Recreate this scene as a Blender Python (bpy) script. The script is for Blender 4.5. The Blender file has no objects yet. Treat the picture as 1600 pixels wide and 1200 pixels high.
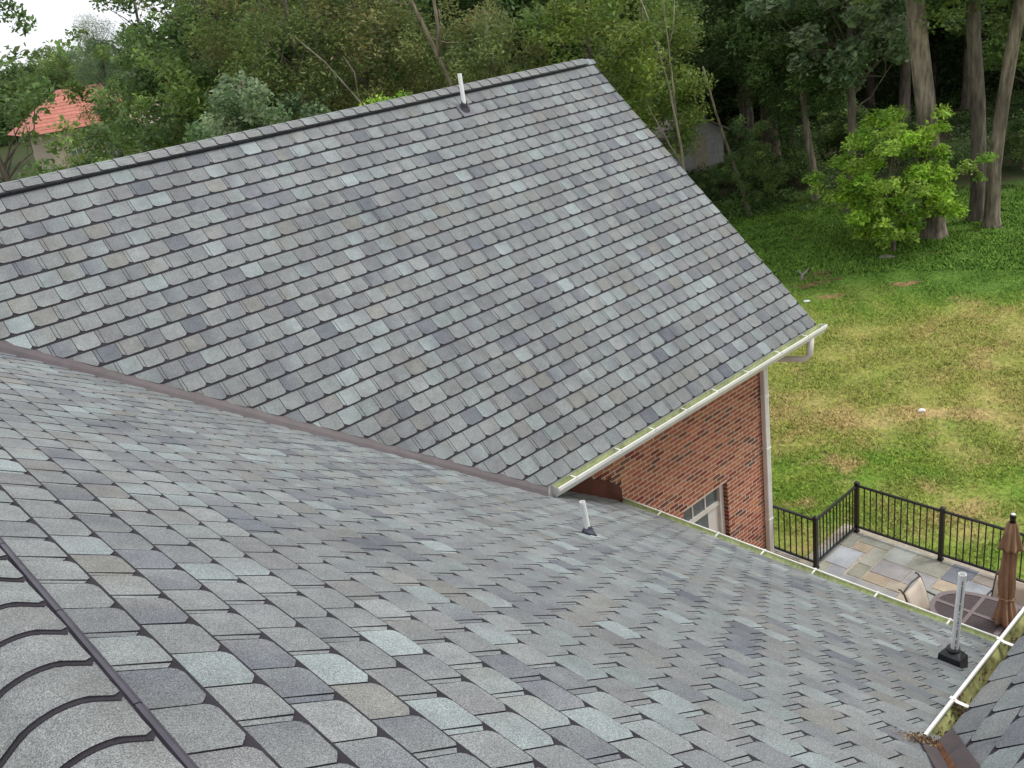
import bpy, math, random
import numpy as np
from mathutils import Vector, Matrix

# ------------------------------------------------------------------ camera, sky, sun
scene = bpy.context.scene
col = scene.collection
EYE = 9.15                                    # eye height above the lawn
FPX, AZ, PIT, ROL = 1416.87, 0.88185, 0.39153, -0.15232
cf = np.array([math.cos(AZ)*math.cos(PIT), math.sin(AZ)*math.cos(PIT), -math.sin(PIT)])
cr = np.array([math.sin(AZ), -math.cos(AZ), 0.0]); cu = np.cross(cr, cf)
cr2 = cr*math.cos(ROL)+cu*math.sin(ROL); cu2 = -cr*math.sin(ROL)+cu*math.cos(ROL)
cam = bpy.data.cameras.new('camera'); co = bpy.data.objects.new('camera', cam); col.objects.link(co)
co.matrix_world = Matrix(((cr2[0], cu2[0], -cf[0], 0), (cr2[1], cu2[1], -cf[1], 0), (cr2[2], cu2[2], -cf[2], EYE), (0, 0, 0, 1)))
cam.sensor_fit = 'HORIZONTAL'; cam.sensor_width = 36; cam.lens = 36*FPX/1600
cam.clip_start = 0.05; cam.clip_end = 3000
scene.camera = co

SUN_EL, SUN_AZ = math.radians(58), math.radians(-40)     # azimuth counter-clockwise from +X
world = bpy.data.worlds.new('World'); scene.world = world; world.use_nodes = True
wn = world.node_tree.nodes; wl = world.node_tree.links
bg = wn['Background']
sky = wn.new('ShaderNodeTexSky'); sky.sky_type = 'NISHITA'; sky.sun_disc = False
sky.sun_elevation = SUN_EL; sky.sun_rotation = math.radians(90)-SUN_AZ
sky.air_density = 1.2; sky.dust_density = 2.5
tcw = wn.new('ShaderNodeTexCoord'); mpw = wn.new('ShaderNodeMapping'); mpw.inputs['Scale'].default_value = (1.2, 1.2, 3.5)
nzw = wn.new('ShaderNodeTexNoise'); nzw.inputs['Scale'].default_value = 2.2; nzw.inputs['Detail'].default_value = 6
rmw = wn.new('ShaderNodeMapRange'); rmw.inputs['From Min'].default_value = .35; rmw.inputs['From Max'].default_value = .7
rmw.inputs['To Min'].default_value = .84; rmw.inputs['To Max'].default_value = .98
mxw = wn.new('ShaderNodeMix'); mxw.data_type = 'RGBA'
wl.new(tcw.outputs['Generated'], mpw.inputs['Vector']); wl.new(mpw.outputs['Vector'], nzw.inputs['Vector'])
wl.new(nzw.outputs['Fac'], rmw.inputs['Value']); wl.new(rmw.outputs['Result'], mxw.inputs['Factor'])
wl.new(sky.outputs['Color'], mxw.inputs['A']); mxw.inputs['B'].default_value = (8.7, 8.95, 9.5, 1)
wl.new(mxw.outputs['Result'], bg.inputs['Color']); bg.inputs['Strength'].default_value = 0.105

sun = bpy.data.lights.new('sun', 'SUN'); so = bpy.data.objects.new('sun', sun); col.objects.link(so)
sun.energy = 1.5; sun.angle = math.radians(14); sun.color = (1, .965, .91)
sd = Vector((math.cos(SUN_EL)*math.cos(SUN_AZ), math.cos(SUN_EL)*math.sin(SUN_AZ), math.sin(SUN_EL)))
so.rotation_euler = sd.to_track_quat('Z', 'Y').to_euler(); so.location = (0, 0, 40)
scene.view_settings.view_transform = 'Standard'; scene.view_settings.look = 'None'
scene.view_settings.gamma = 1; scene.view_settings.use_curve_mapping = False
scene.view_settings.exposure = 0.38

rng = np.random.default_rng(7); random.seed(7)

def project(P):
    P = np.atleast_2d(np.asarray(P, float))-np.array([0, 0, EYE]); d = P@cf
    return 800+FPX*(P@cr2)/d, 600-FPX*(P@cu2)/d, d

# ------------------------------------------------------------------ materials
def mat(name, base=(.5, .5, .5), rough=.8, metal=0.0, attr=False, noise=None, bump=None, spec=.3, transl=0.0, stretch=None):
    """noise = list of (scale, detail, low colour factor, high colour factor); bump = (scale, strength, distance)"""
    m = bpy.data.materials.new(name); m.use_nodes = True; n = m.node_tree.nodes; l = m.node_tree.links
    b = n['Principled BSDF']; b.inputs['Roughness'].default_value = rough; b.inputs['Metallic'].default_value = metal
    b.inputs['Specular IOR Level'].default_value = spec
    tc = n.new('ShaderNodeTexCoord'); vec = tc.outputs['Object']
    if stretch:
        mp = n.new('ShaderNodeMapping'); mp.inputs['Scale'].default_value = (1, 1, stretch); l.new(vec, mp.inputs['Vector']); vec = mp.outputs['Vector']
    if attr:
        a = n.new('ShaderNodeAttribute'); a.attribute_name = 'tint'; cur = a.outputs['Color']
    else:
        r = n.new('ShaderNodeRGB'); r.outputs[0].default_value = (*base, 1); cur = r.outputs[0]
    for sc, det, lo, hi in (noise or []):
        t = n.new('ShaderNodeTexNoise'); t.inputs['Scale'].default_value = sc; t.inputs['Detail'].default_value = det
        l.new(vec, t.inputs['Vector'])
        mr = n.new('ShaderNodeMapRange'); mr.inputs['From Min'].default_value = .3; mr.inputs['From Max'].default_value = .7
        l.new(t.outputs['Fac'], mr.inputs['Value'])
        lo = lo if isinstance(lo, tuple) else (lo,)*3; hi = hi if isinstance(hi, tuple) else (hi,)*3
        mm = n.new('ShaderNodeMix'); mm.data_type = 'RGBA'; mm.inputs['A'].default_value = (*lo, 1); mm.inputs['B'].default_value = (*hi, 1)
        l.new(mr.outputs['Result'], mm.inputs['Factor'])
        mu = n.new('ShaderNodeMix'); mu.data_type = 'RGBA'; mu.blend_type = 'MULTIPLY'; mu.inputs['Factor'].default_value = 1
        l.new(cur, mu.inputs['A']); l.new(mm.outputs['Result'], mu.inputs['B']); cur = mu.outputs['Result']
    l.new(cur, b.inputs['Base Color'])
    if bump:
        t = n.new('ShaderNodeTexNoise'); t.inputs['Scale'].default_value = bump[0]; t.inputs['Detail'].default_value = 3
        l.new(vec, t.inputs['Vector'])
        bp = n.new('ShaderNodeBump'); bp.inputs['Strength'].default_value = bump[1]; bp.inputs['Distance'].default_value = bump[2]
        l.new(t.outputs['Fac'], bp.inputs['Height']); l.new(bp.outputs['Normal'], b.inputs['Normal'])
    if transl:
        tr = n.new('ShaderNodeBsdfTranslucent'); mx = n.new('ShaderNodeMixShader'); mx.inputs[0].default_value = transl
        l.new(cur, tr.inputs['Color']); l.new(b.outputs[0], mx.inputs[1]); l.new(tr.outputs[0], mx.inputs[2])
        l.new(mx.outputs[0], n['Material Output'].inputs['Surface'])
    return m

M = {}
M['shingle'] = mat('shingle_granules', attr=True, rough=.93, spec=.25,
                   noise=[(300, 1, .46, 1.58), (110, 3, .80, 1.20), (9, 4, .88, 1.10), (.9, 4, .87, 1.09)], bump=(320, .6, .004))
M['asphalt'] = mat('shingle_edge', (.026, .023, .028), rough=.85, noise=[(300, 2, .6, 1.5), (6, 2, .8, 1.2)])
M['deck'] = mat('roof_deck', (.03, .027, .03), rough=.9)
M['vent'] = mat('vent_plastic', (.045, .038, .052), rough=.42, spec=.6, noise=[(12, 4, .7, 1.3)])
M['brown'] = mat('brown_flashing', (.076, .058, .061), rough=.5, spec=.45, noise=[(7, 4, .82, 1.15), (60, 3, .92, 1.08)], bump=(5, .3, .01))
M['redbrown'] = mat('brick_red_flashing', (.12, .035, .025), rough=.55, noise=[(5, 4, .7, 1.2)])
M['rust'] = mat('rusty_metal', (.15, .065, .028), rough=.75, noise=[(20, 5, .5, 1.5)])
M['white'] = mat('white_paint', (.85, .84, .79), rough=.4, spec=.5, noise=[(4, 5, .86, 1.04), (60, 3, .95, 1.03)])
M['cream'] = mat('cream_trim', (.74, .70, .63), rough=.5, spec=.4, noise=[(5, 5, .85, 1.05)])
M['algae'] = mat('gutter_algae', (.60, .65, .38), rough=.7, noise=[(5, 5, .75, 1.2), (28, 5, (.7, .72, .55), (1.1, 1.08, 1.15))])
M['algae_dirty'] = mat('gutter_algae_dirty', (.52, .56, .27), rough=.7, noise=[(4, 6, (.35, .32, .25), (1.25, 1.2, 1.1)), (16, 6, .45, 1.25)])
M['pvc'] = mat('white_pvc', (.88, .875, .86), rough=.35, spec=.5, noise=[(14, 4, .9, 1.03)])
M['ink'] = mat('pipe_print', (.10, .11, .14), rough=.6)
M['rubber'] = mat('black_rubber', (.022, .022, .026), rough=.55, spec=.5, noise=[(30, 4, .6, 1.6)])
M['bluerubber'] = mat('blue_grey_rubber', (.045, .05, .075), rough=.5, spec=.5, noise=[(30, 4, .7, 1.4)])
M['lead'] = mat('grey_flashing', (.13, .125, .15), rough=.5, noise=[(20, 4, .8, 1.2)])
M['brick'] = mat('brick_clay', attr=True, rough=.9, noise=[(.7, 4, .88, 1.14), (60, 4, .74, 1.32), (300, 2, .85, 1.15)], bump=(90, .5, .004))
M['mortar'] = mat('mortar', (.68, .57, .45), rough=.95, noise=[(40, 4, .8, 1.12)], bump=(120, .5, .003))
M['glass'] = mat('window_glass', (.10, .125, .12), rough=.05, spec=1.0)  # grey-green base colour stands in for reflected sky
M['shade'] = mat('window_shade', (.70, .66, .60), rough=.8)
M['iron'] = mat('black_aluminium', (.016, .014, .015), rough=.35, spec=.5)
M['stone'] = mat('flagstone', attr=True, rough=.85, noise=[(3.5, 5, .78, 1.18), (40, 4, .9, 1.1)], bump=(30, .3, .004))
M['joint'] = mat('patio_mortar', (.46, .40, .31), rough=.95, noise=[(14, 4, .75, 1.1)])
M['bronze'] = mat('bronze_frame', (.07, .048, .038), rough=.4, spec=.5)
M['tabletop'] = mat('cast_table', (.19, .15, .15), rough=.5, spec=.4, noise=[(50, 3, .8, 1.2)])
M['sling'] = mat('cream_sling', (.60, .52, .42), rough=.85, noise=[(200, 2, .9, 1.08), (5, 3, .88, 1.05)])
M['canvas'] = mat('brown_canvas', (.35, .225, .140), rough=.9, noise=[(5, 4, .78, 1.2), (200, 2, .9, 1.1)], bump=(9, .4, .02))
M['bark'] = mat('bark', attr=True, rough=.95, noise=[(1.6, 5, .55, 1.4), (9, 6, .5, 1.45)], bump=(9, 1.0, .08), stretch=.22)
M['leaf'] = mat('leaves', attr=True, rough=.55, spec=.35, transl=.42)
M['soil'] = mat('bare_soil', (.17, .085, .05), rough=.97, noise=[(4, 6, .55, 1.5), (30, 4, .7, 1.35)], bump=(25, .8, .03))
M['sand'] = mat('dry_soil', (.32, .19, .095), rough=.97, noise=[(4, 6, .6, 1.35), (30, 4, .75, 1.25)])
M['rock'] = mat('field_stone', (.30, .25, .22), rough=.9, noise=[(14, 5, .6, 1.3)], bump=(20, .6, .02))
M['whiterock'] = mat('white_object', (.80, .79, .76), rough=.6, noise=[(20, 4, .88, 1.03)])
M['redroof'] = mat('red_roof', attr=True, rough=.85, noise=[(4, 4, .85, 1.15)])
M['stucco'] = mat('tan_stucco', (.42, .36, .27), rough=.9, noise=[(3, 4, .85, 1.1)])
M['wood'] = mat('weathered_siding', (.20, .18, .165), rough=.9, noise=[(6, 4, .7, 1.2)])
M['road'] = mat('asphalt_road', (.13, .13, .135), rough=.9, noise=[(1, 4, .85, 1.15)])
M['debris'] = mat('leaf_litter', attr=True, rough=.95)

# ------------------------------------------------------------------ lawn material (shared by the ground and the blades of grass)
def lawn_mat(name, gain=1.0, blades=False):
    m = bpy.data.materials.new(name); m.use_nodes = True; n = m.node_tree.nodes; l = m.node_tree.links
    b = n['Principled BSDF']; b.inputs['Roughness'].default_value = .9; b.inputs['Specular IOR Level'].default_value = .15
    g = n.new('ShaderNodeNewGeometry')
    def noise(sc, det, a, c):
        t = n.new('ShaderNodeTexNoise'); t.inputs['Scale'].default_value = sc; t.inputs['Detail'].default_value = det
        t.inputs['Roughness'].default_value = .62; l.new(g.outputs['Position'], t.inputs['Vector'])
        r = n.new('ShaderNodeMapRange'); r.inputs['From Min'].default_value = a; r.inputs['From Max'].default_value = c
        l.new(t.outputs['Fac'], r.inputs['Value']); return r.outputs['Result']
    def mix(f, A, B, mode='MIX'):
        x = n.new('ShaderNodeMix'); x.data_type = 'RGBA'; x.blend_type = mode
        for s, v in (('Factor', f), ('A', A), ('B', B)):
            if isinstance(v, (tuple, float, int)): x.inputs[s].default_value = (*v, 1) if isinstance(v, tuple) else v
            else: l.new(v, x.inputs[s])
        return x.outputs['Result']
    def math_(op, *v):
        x = n.new('ShaderNodeMath'); x.operation = op
        for i, q in enumerate(v):
            if isinstance(q, (int, float)): x.inputs[i].default_value = q
            else: l.new(q, x.inputs[i])
        return x.outputs[0]
    dist = n.new('ShaderNodeVectorMath'); dist.operation = 'DOT_PRODUCT'; dist.inputs[1].default_value = (.89, .455, 0)
    l.new(g.outputs['Position'], dist.inputs[0]); d = dist.outputs['Value']
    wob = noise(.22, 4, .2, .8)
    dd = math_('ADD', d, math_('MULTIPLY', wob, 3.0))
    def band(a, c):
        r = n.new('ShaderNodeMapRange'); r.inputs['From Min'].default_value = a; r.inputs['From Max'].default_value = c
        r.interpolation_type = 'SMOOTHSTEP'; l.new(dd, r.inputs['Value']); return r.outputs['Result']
    G = (.150*gain, .250*gain, .036*gain); Y = (.36*gain, .30*gain, .11*gain); T = (.46*gain, .33*gain, .16*gain); D = (.085*gain, .170*gain, .026*gain)
    dry = mix(noise(.30, 7, .44, .60), G, Y)                       # large drifts of green and straw
    dry = mix(noise(1.5, 8, .42, .62), dry, (.215*gain, .275*gain, .050*gain))
    dry = mix(math_('MULTIPLY', noise(.8, 6, .56, .68), .75), dry, T)   # worn tan patches
    # the drier swathe in the middle of the lawn
    mid = math_('MULTIPLY', band(18.6, 20.6), math_('SUBTRACT', 1.0, band(26.0, 28.0)))
    dry = mix(math_('MULTIPLY', mid, .5), dry, mix(noise(1.1, 6, .35, .65), (.27*gain, .27*gain, .062*gain), Y))
    path = math_('MULTIPLY', band(19.9, 20.4), math_('SUBTRACT', 1.0, band(20.9, 21.4)))
    dry = mix(math_('MULTIPLY', path, math_('MULTIPLY', noise(.5, 5, .42, .62), .9)), dry, T)
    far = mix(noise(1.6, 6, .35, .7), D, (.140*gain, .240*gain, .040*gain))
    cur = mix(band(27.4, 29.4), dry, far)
    shade = mix(noise(.5, 6, .45, .62), (.036*gain, .060*gain, .016*gain), (.060*gain, .045*gain, .027*gain))   # bare woodland floor, with the trees' shade put into its colour
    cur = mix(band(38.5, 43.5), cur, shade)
    cur = mix(1.0, cur, mix(noise(9, 5, .3, .7), (.62, .66, .62), (1.32, 1.28, 1.3)), 'MULTIPLY')
    cur = mix(1.0, cur, mix(noise(45, 3, .3, .7), (.7, .7, .7), (1.25, 1.25, 1.2)), 'MULTIPLY')
    if blades:
        at = n.new('ShaderNodeAttribute'); at.attribute_name = 'tint'; cur = mix(1.0, cur, at.outputs['Color'], 'MULTIPLY')
    l.new(cur, b.inputs['Base Color'])
    if not blades:
        t = n.new('ShaderNodeTexNoise'); t.inputs['Scale'].default_value = 16; t.inputs['Detail'].default_value = 8; l.new(g.outputs['Position'], t.inputs['Vector'])
        bp = n.new('ShaderNodeBump'); bp.inputs['Strength'].default_value = .8; bp.inputs['Distance'].default_value = .05
        l.new(t.outputs['Fac'], bp.inputs['Height']); l.new(bp.outputs['Normal'], b.inputs['Normal'])
    return m
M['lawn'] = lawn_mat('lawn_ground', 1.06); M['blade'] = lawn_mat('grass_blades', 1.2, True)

# ------------------------------------------------------------------ mesh helper
class MB:
    def __init__(s): s.v = []; s.f = []; s.m = []; s.c = []; s.smooth = []
    def face(s, pts, mi=0, c=(1, 1, 1), cs=None, smooth=False):
        i = len(s.v); s.v += [tuple(p) for p in pts]; s.f.append(tuple(range(i, i+len(pts)))); s.m.append(mi)
        s.c += list(cs) if cs is not None else [c]*len(pts); s.smooth.append(smooth)
    def prism(s, bot, top, mi=0, ms=None, c=(1, 1, 1), cs=None, bottom=False):
        ms = mi if ms is None else ms; n = len(top)
        s.face(top, mi, c, cs)
        for i in range(n):
            j = (i+1) % n; s.face([bot[i], bot[j], top[j], top[i]], ms, c)
        if bottom: s.face(bot[::-1], ms, c)
    def box(s, lo, hi, mi=0, c=(1, 1, 1), frame=None):
        x0, y0, z0 = lo; x1, y1, z1 = hi
        p = [(x0, y0, z0), (x1, y0, z0), (x1, y1, z0), (x0, y1, z0), (x0, y0, z1), (x1, y0, z1), (x1, y1, z1), (x0, y1, z1)]
        if frame is not None: p = [tuple(frame @ Vector(q)) for q in p]
        for f in ((3, 2, 1, 0), (4, 5, 6, 7), (0, 1, 5, 4), (1, 2, 6, 5), (2, 3, 7, 6), (3, 0, 4, 7)): s.face([p[k] for k in f], mi, c)
    def tube(s, pts, rad, n=8, mi=0, c=(1, 1, 1), cap=True):
        pts = [Vector(p) for p in pts]; rings = []; base = len(s.v); up = None
        rad = list(rad) if hasattr(rad, '__len__') else [rad]*len(pts)
        for i, p in enumerate(pts):
            t = (pts[min(i+1, len(pts)-1)]-pts[max(i-1, 0)]).normalized()
            if up is None: up = t.orthogonal().normalized()
            up = (up-t*up.dot(t)).normalized(); w = t.cross(up)
            for k in range(n):
                a = 2*math.pi*k/n; s.v.append(tuple(p+(up*math.cos(a)+w*math.sin(a))*rad[i])); s.c.append(c)
        for i in range(len(pts)-1):
            for k in range(n):
                a = base+i*n+k; b = base+i*n+(k+1) % n; s.f.append((a, b, b+n, a+n)); s.m.append(mi); s.smooth.append(True)
        if cap:
            s.f.append(tuple(base+k for k in range(n))[::-1]); s.m.append(mi); s.smooth.append(False)
            s.f.append(tuple(base+(len(pts)-1)*n+k for k in range(n))); s.m.append(mi); s.smooth.append(False)
    def lathe(s, prof, o=(0, 0, 0), n=16, mi=0, c=(1, 1, 1), fr=None):
        base = len(s.v)
        for r, z in prof:
            for k in range(n):
                a = 2*math.pi*k/n; rr = r if fr is None else fr(r, z, a)
                s.v.append((o[0]+rr*math.cos(a), o[1]+rr*math.sin(a), o[2]+z)); s.c.append(c)
        for i in range(len(prof)-1):
            for k in range(n):
                a = base+i*n+k; b = base+i*n+(k+1) % n; s.f.append((a, b, b+n, a+n)); s.m.append(mi); s.smooth.append(True)
    def mesh(s, name, mats):
        me = bpy.data.meshes.new(name); me.from_pydata(s.v, [], s.f)
        for m_ in mats: me.materials.append(m_)
        me.polygons.foreach_set('material_index', np.array(s.m, dtype=np.int32))
        me.polygons.foreach_set('use_smooth', np.array(s.smooth, dtype=bool))
        a = me.color_attributes.new('tint', 'FLOAT_COLOR', 'POINT')
        cc = np.ones((len(s.v), 4), dtype=np.float32); cc[:, :3] = np.array(s.c, dtype=np.float32).reshape(-1, 3); a.data.foreach_set('color', cc.ravel())
        me.update(); return me
    def build(s, name, mats, parent=None, label=None, cat=None, group=None, kind=None, loc=None):
        mats = mats if isinstance(mats, (list, tuple)) else [mats]
        return link(name, s.mesh(name, mats), parent, label, cat, group, kind, loc)

def link(name, me, parent=None, label=None, cat=None, group=None, kind=None, loc=None):
    o = bpy.data.objects.new(name, me); col.objects.link(o); tag(o, label, cat, group, kind)
    if parent is not None: o.parent = parent
    if loc is not None: o.location = loc
    return o
def tag(o, label=None, cat=None, group=None, kind=None):
    if label: o['label'] = label
    if cat: o['category'] = cat
    if group: o['group'] = group
    if kind: o['kind'] = kind
def thing(name, label, cat, loc=(0, 0, 0), rz=0, group=None):
    o = bpy.data.objects.new(name, None); col.objects.link(o); o.location = loc; o.rotation_euler = (0, 0, rz); o.empty_display_size = .2
    tag(o, label, cat, group); return o

def weld(me):
    import bmesh
    b = bmesh.new(); b.from_mesh(me); bmesh.ops.remove_doubles(b, verts=b.verts, dist=1e-4); b.to_mesh(me); b.free()

def clip(poly, a, b, c):
    """keep the side a*u + b*v <= c"""
    out = []
    for i in range(len(poly)):
        p, q = poly[i], poly[(i+1) % len(poly)]; dp = a*p[0]+b*p[1]-c; dq = a*q[0]+b*q[1]-c
        if dp <= 0: out.append(p)
        if dp*dq < 0:
            t = dp/(dp-dq); out.append((p[0]+(q[0]-p[0])*t, p[1]+(q[1]-p[1])*t))
    return out
def area(p): return .5*abs(sum(p[i][0]*p[(i+1) % len(p)][1]-p[(i+1) % len(p)][0]*p[i][1] for i in range(len(p))))

# ------------------------------------------------------------------ ground
def ground():
    mb = MB(); b = MB()
    xs = np.concatenate([np.arange(-60, 80, 2.5), [110, 180, 300, 600, 1200]]); ys = np.concatenate([[-600, -250, -100], np.arange(-60, 120, 2.5), [150, 220, 400, 800, 1400]])
    xs = np.concatenate([[-1200, -500, -200, -100], xs])
    def h(x, y):
        d = x*.89+y*.455
        return .10*math.sin(x*.21+1)*math.sin(y*.17)*min(1, max(0, (d-15)/8)) + max(0, d-46)*.02
    n = len(xs); vs = [(x, y, h(x, y)-0.0) for y in ys for x in xs]
    mb.v = vs; mb.c = [(1, 1, 1)]*len(vs)
    for j in range(len(ys)-1):
        for i in range(n-1):
            a = j*n+i; mb.f.append((a, a+1, a+1+n, a+n)); mb.m.append(0); mb.smooth.append(True)
    mb.build('lawn', M['lawn'], kind='structure')
    return h
gh = ground()

def quads_mesh(name, C, A, B, colr, m):
    """C centres, A and B half-axes, one rhombus each (numpy arrays n x 3)"""
    n = len(C); V = np.empty((n, 4, 3), np.float32); V[:, 0] = C-A; V[:, 1] = C-B*.9-A*.1; V[:, 2] = C+A; V[:, 3] = C+B*.9-A*.1
    me = bpy.data.meshes.new(name); me.vertices.add(4*n); me.vertices.foreach_set('co', V.ravel())
    me.loops.add(4*n); me.loops.foreach_set('vertex_index', np.arange(4*n, dtype=np.int32))
    me.polygons.add(n); me.polygons.foreach_set('loop_start', np.arange(0, 4*n, 4, dtype=np.int32))
    me.update(calc_edges=True)
    a = me.color_attributes.new('tint', 'FLOAT_COLOR', 'POINT'); cc = np.ones((n, 4, 4), np.float32); cc[:, :, :3] = colr[:, None, :]
    a.data.foreach_set('color', cc.ravel()); me.materials.append(m); return me

def grass():
    n = 330000
    az = np.radians(rng.uniform(17.5, 42, n)); d = 12.9+27*rng.random(n)**.85
    x = d*np.cos(az); y = d*np.sin(az)
    dens = np.sin(x*1.9+np.sin(y*1.3)*2)*np.sin(y*2.3+np.sin(x*.9)*2)+rng.normal(0, .5, n)
    keep = (dens > -.35) & ~((x < 12.75) & (y < 7)) & (x > 11.9); x, y, d = x[keep], y[keep], d[keep]; n = len(x)
    z = np.array([gh(a, b) for a, b in zip(x, y)])
    hgt = rng.uniform(.025, .065, n); hgt *= np.where(d > 29, 1.5, 1.0); w = rng.uniform(.006, .014, n)*np.where(d > 29, 1.9, 1)
    th = rng.uniform(0, 2*np.pi, n); A = np.stack([np.cos(th)*hgt*.6, np.sin(th)*hgt*.6, hgt*.55], 1)
    B = np.stack([-np.sin(th)*w, np.cos(th)*w, 0*w], 1)
    me = quads_mesh('grass', np.stack([x, y, z+hgt*.5], 1), A, B, np.clip(rng.normal(1, .28, (n, 1)), .35, 1.9)*np.array([[1, 1, 1]])*np.ones((n, 3)), M['blade'])
    link('grass', me, kind='stuff', label='mottled green and straw-coloured grass of the lawn', cat='grass')
grass()

def patch(name, az, d, rx, ry, rot, m, seed, label=None):
    r = random.Random(seed); cx, cy = d*math.cos(math.radians(az)), d*math.sin(math.radians(az)); mb = MB(); n = 40; ring = []
    for k in range(n):
        a = 2*math.pi*k/n; q = 1+.22*math.sin(3*a+seed)+.16*math.sin(7*a+2*seed)+r.uniform(-.16, .16)
        x, y = rx*q*math.cos(a), ry*q*math.sin(a); X = cx+x*math.cos(rot)-y*math.sin(rot); Y = cy+x*math.sin(rot)+y*math.cos(rot); ring.append((X, Y, gh(X, Y)+.006))
    c = (cx, cy, gh(cx, cy)+.03)
    for k in range(n): mb.face([ring[k], ring[(k+1) % n], c], 0, smooth=True)
    mb.build(name, m, kind='structure')
patch('bare_soil', 29.6, 29.3, .9, .28, -.2, M['soil'], 1)
patch('bare_soil', 30.4, 28.2, .75, .22, -.45, M['soil'], 2)
patch('bare_soil', 27.5, 34.2, .9, .3, -.9, M['soil'], 3)
patch('bare_soil', 27.9, 33.0, .8, .14, -1.0, M['sand'], 4)
patch('bare_soil', 31.2, 33.6, .35, .18, 0, M['soil'], 5)
patch('bare_soil', 29.3, 27.0, .4, .16, -.8, M['sand'], 6)
patch('bare_soil', 25.2, 27.9, .45, .18, -.8, M['sand'], 7)
patch('bare_soil', 23.6, 30.8, .4, .16, -.8, M['soil'], 8)

# ------------------------------------------------------------------ roof frames
E_ = 0.2032; TW = 0.2262
tA, tB, tC = 0.78137, 0.58346, 0.78137
YA, ZA, XR = 10.588, EYE-1.0626, 11.418            # course origin of the far roof, its rake
ZB0 = EYE-1.2320                                    # near roof plane at x = 0
YC, ZC = 1.320, EYE-3.385                           # eave of the small roof at the lower corner
YE, ZE = YA-27*E_*math.cos(tA), ZA-27*E_*math.sin(tA)    # far roof eave
XE = 7.480; ZBE = ZB0-XE*math.tan(tB)
WY = 7.35                                           # face of the brick wall
def zA(y): return ZA-(YA-y)*math.tan(tA)
def zB(x): return ZB0-x*math.tan(tB)
def zC(y): return ZC+(YC-y)*math.tan(tC)
YAP = 10.69; XAP = 0.19; YCAP = -0.86
class Frame:
    def __init__(s, O, U, V): s.O = Vector(O); s.U = Vector(U); s.V = Vector(V); s.N = s.U.cross(s.V)
    def __call__(s, u, v, h=0.0):
        w = .0035*math.sin(u*2.3+v*1.1)+.0025*math.sin(v*3.7-u*1.7)
        return tuple(s.O+s.U*u+s.V*v+s.N*(h+w))
FA = Frame((0, YE, ZE), (1, 0, 0), (0, math.cos(tA), math.sin(tA)))          # v from the eave up
FB = Frame((XE, 0, ZBE), (0, 1, 0), (-math.cos(tB), 0, math.sin(tB)))
FC = Frame((0, YC, ZC), (-1, 0, 0), (0, -math.cos(tC), math.sin(tC)))

# valleys as half planes in roof coordinates
# A: valley x where zA(y)=zB(x):  x = (ZB0 - zA(y))/tan(tB)
def xval(y): return (ZB0-zA(y))/math.tan(tB)
ua0 = xval(YE); vtop = (YAP-YE)/math.cos(tA); ua1 = xval(YAP)
dA = Vector((ua1-ua0, vtop)).normalized(); nA = (-dA.y, dA.x)                # points to smaller u?
if nA[0] > 0: nA = (-nA[0], -nA[1])
cA0 = nA[0]*ua0+nA[1]*0
# B: v coordinate of x: (XE-x)/cos ; u = y
def vB(x): return (XE-x)/math.cos(tB)
pb0 = Vector((YE, vB(ua0))); pb1 = Vector((YAP, vB(ua1))); dB = (pb1-pb0).normalized(); nB = (dB.y, -dB.x)
if nB[0] < 0: nB = (-nB[0], -nB[1])
cB0 = nB[0]*pb0.x+nB[1]*pb0.y
# C valley with B
def xvc(y): return (ZB0-zC(y))/math.tan(tB)
xc0, xc1 = xvc(YC), xvc(YCAP)
pc0 = Vector((YC, vB(xc0))); pc1 = Vector((YCAP, vB(xc1))); dC = (pc1-pc0).normalized(); nBC = (dC.y, -dC.x)
if nBC[0] > 0: nBC = (-nBC[0], -nBC[1])
cBC = nBC[0]*pc0.x+nBC[1]*pc0.y
qc0 = Vector((-xc0, 0)); qc1 = Vector((-xc1, (YC-YCAP)/math.cos(tC))); dCC = (qc1-qc0).normalized(); nCC = (dCC.y, -dCC.x)
if nCC[0] < 0: nCC = (-nCC[0], -nCC[1])
cCC = nCC[0]*qc0.x+nCC[1]*qc0.y

PAL = [((.204, .211, .206), 6), ((.228, .236, .229), 6), ((.180, .184, .187), 4), ((.222, .248, .241), 3.4), ((.270, .302, .296), 1.6),
       ((.134, .141, .158), 1.5), ((.154, .159, .170), 2.4), ((.203, .199, .182), 2.0), ((.188, .186, .183), 1.6)]
PW = np.cumsum([w for _, w in PAL]); PW = PW/PW[-1]
def tabcol(g=1.0):
    c = np.array(PAL[int(np.searchsorted(PW, rng.random()))][0]); return (c*.90+np.array([.206, .208, .205])*.10)*np.array([1.015, 1.03, 1.035])*rng.uniform(.91, 1.09)*g

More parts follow.
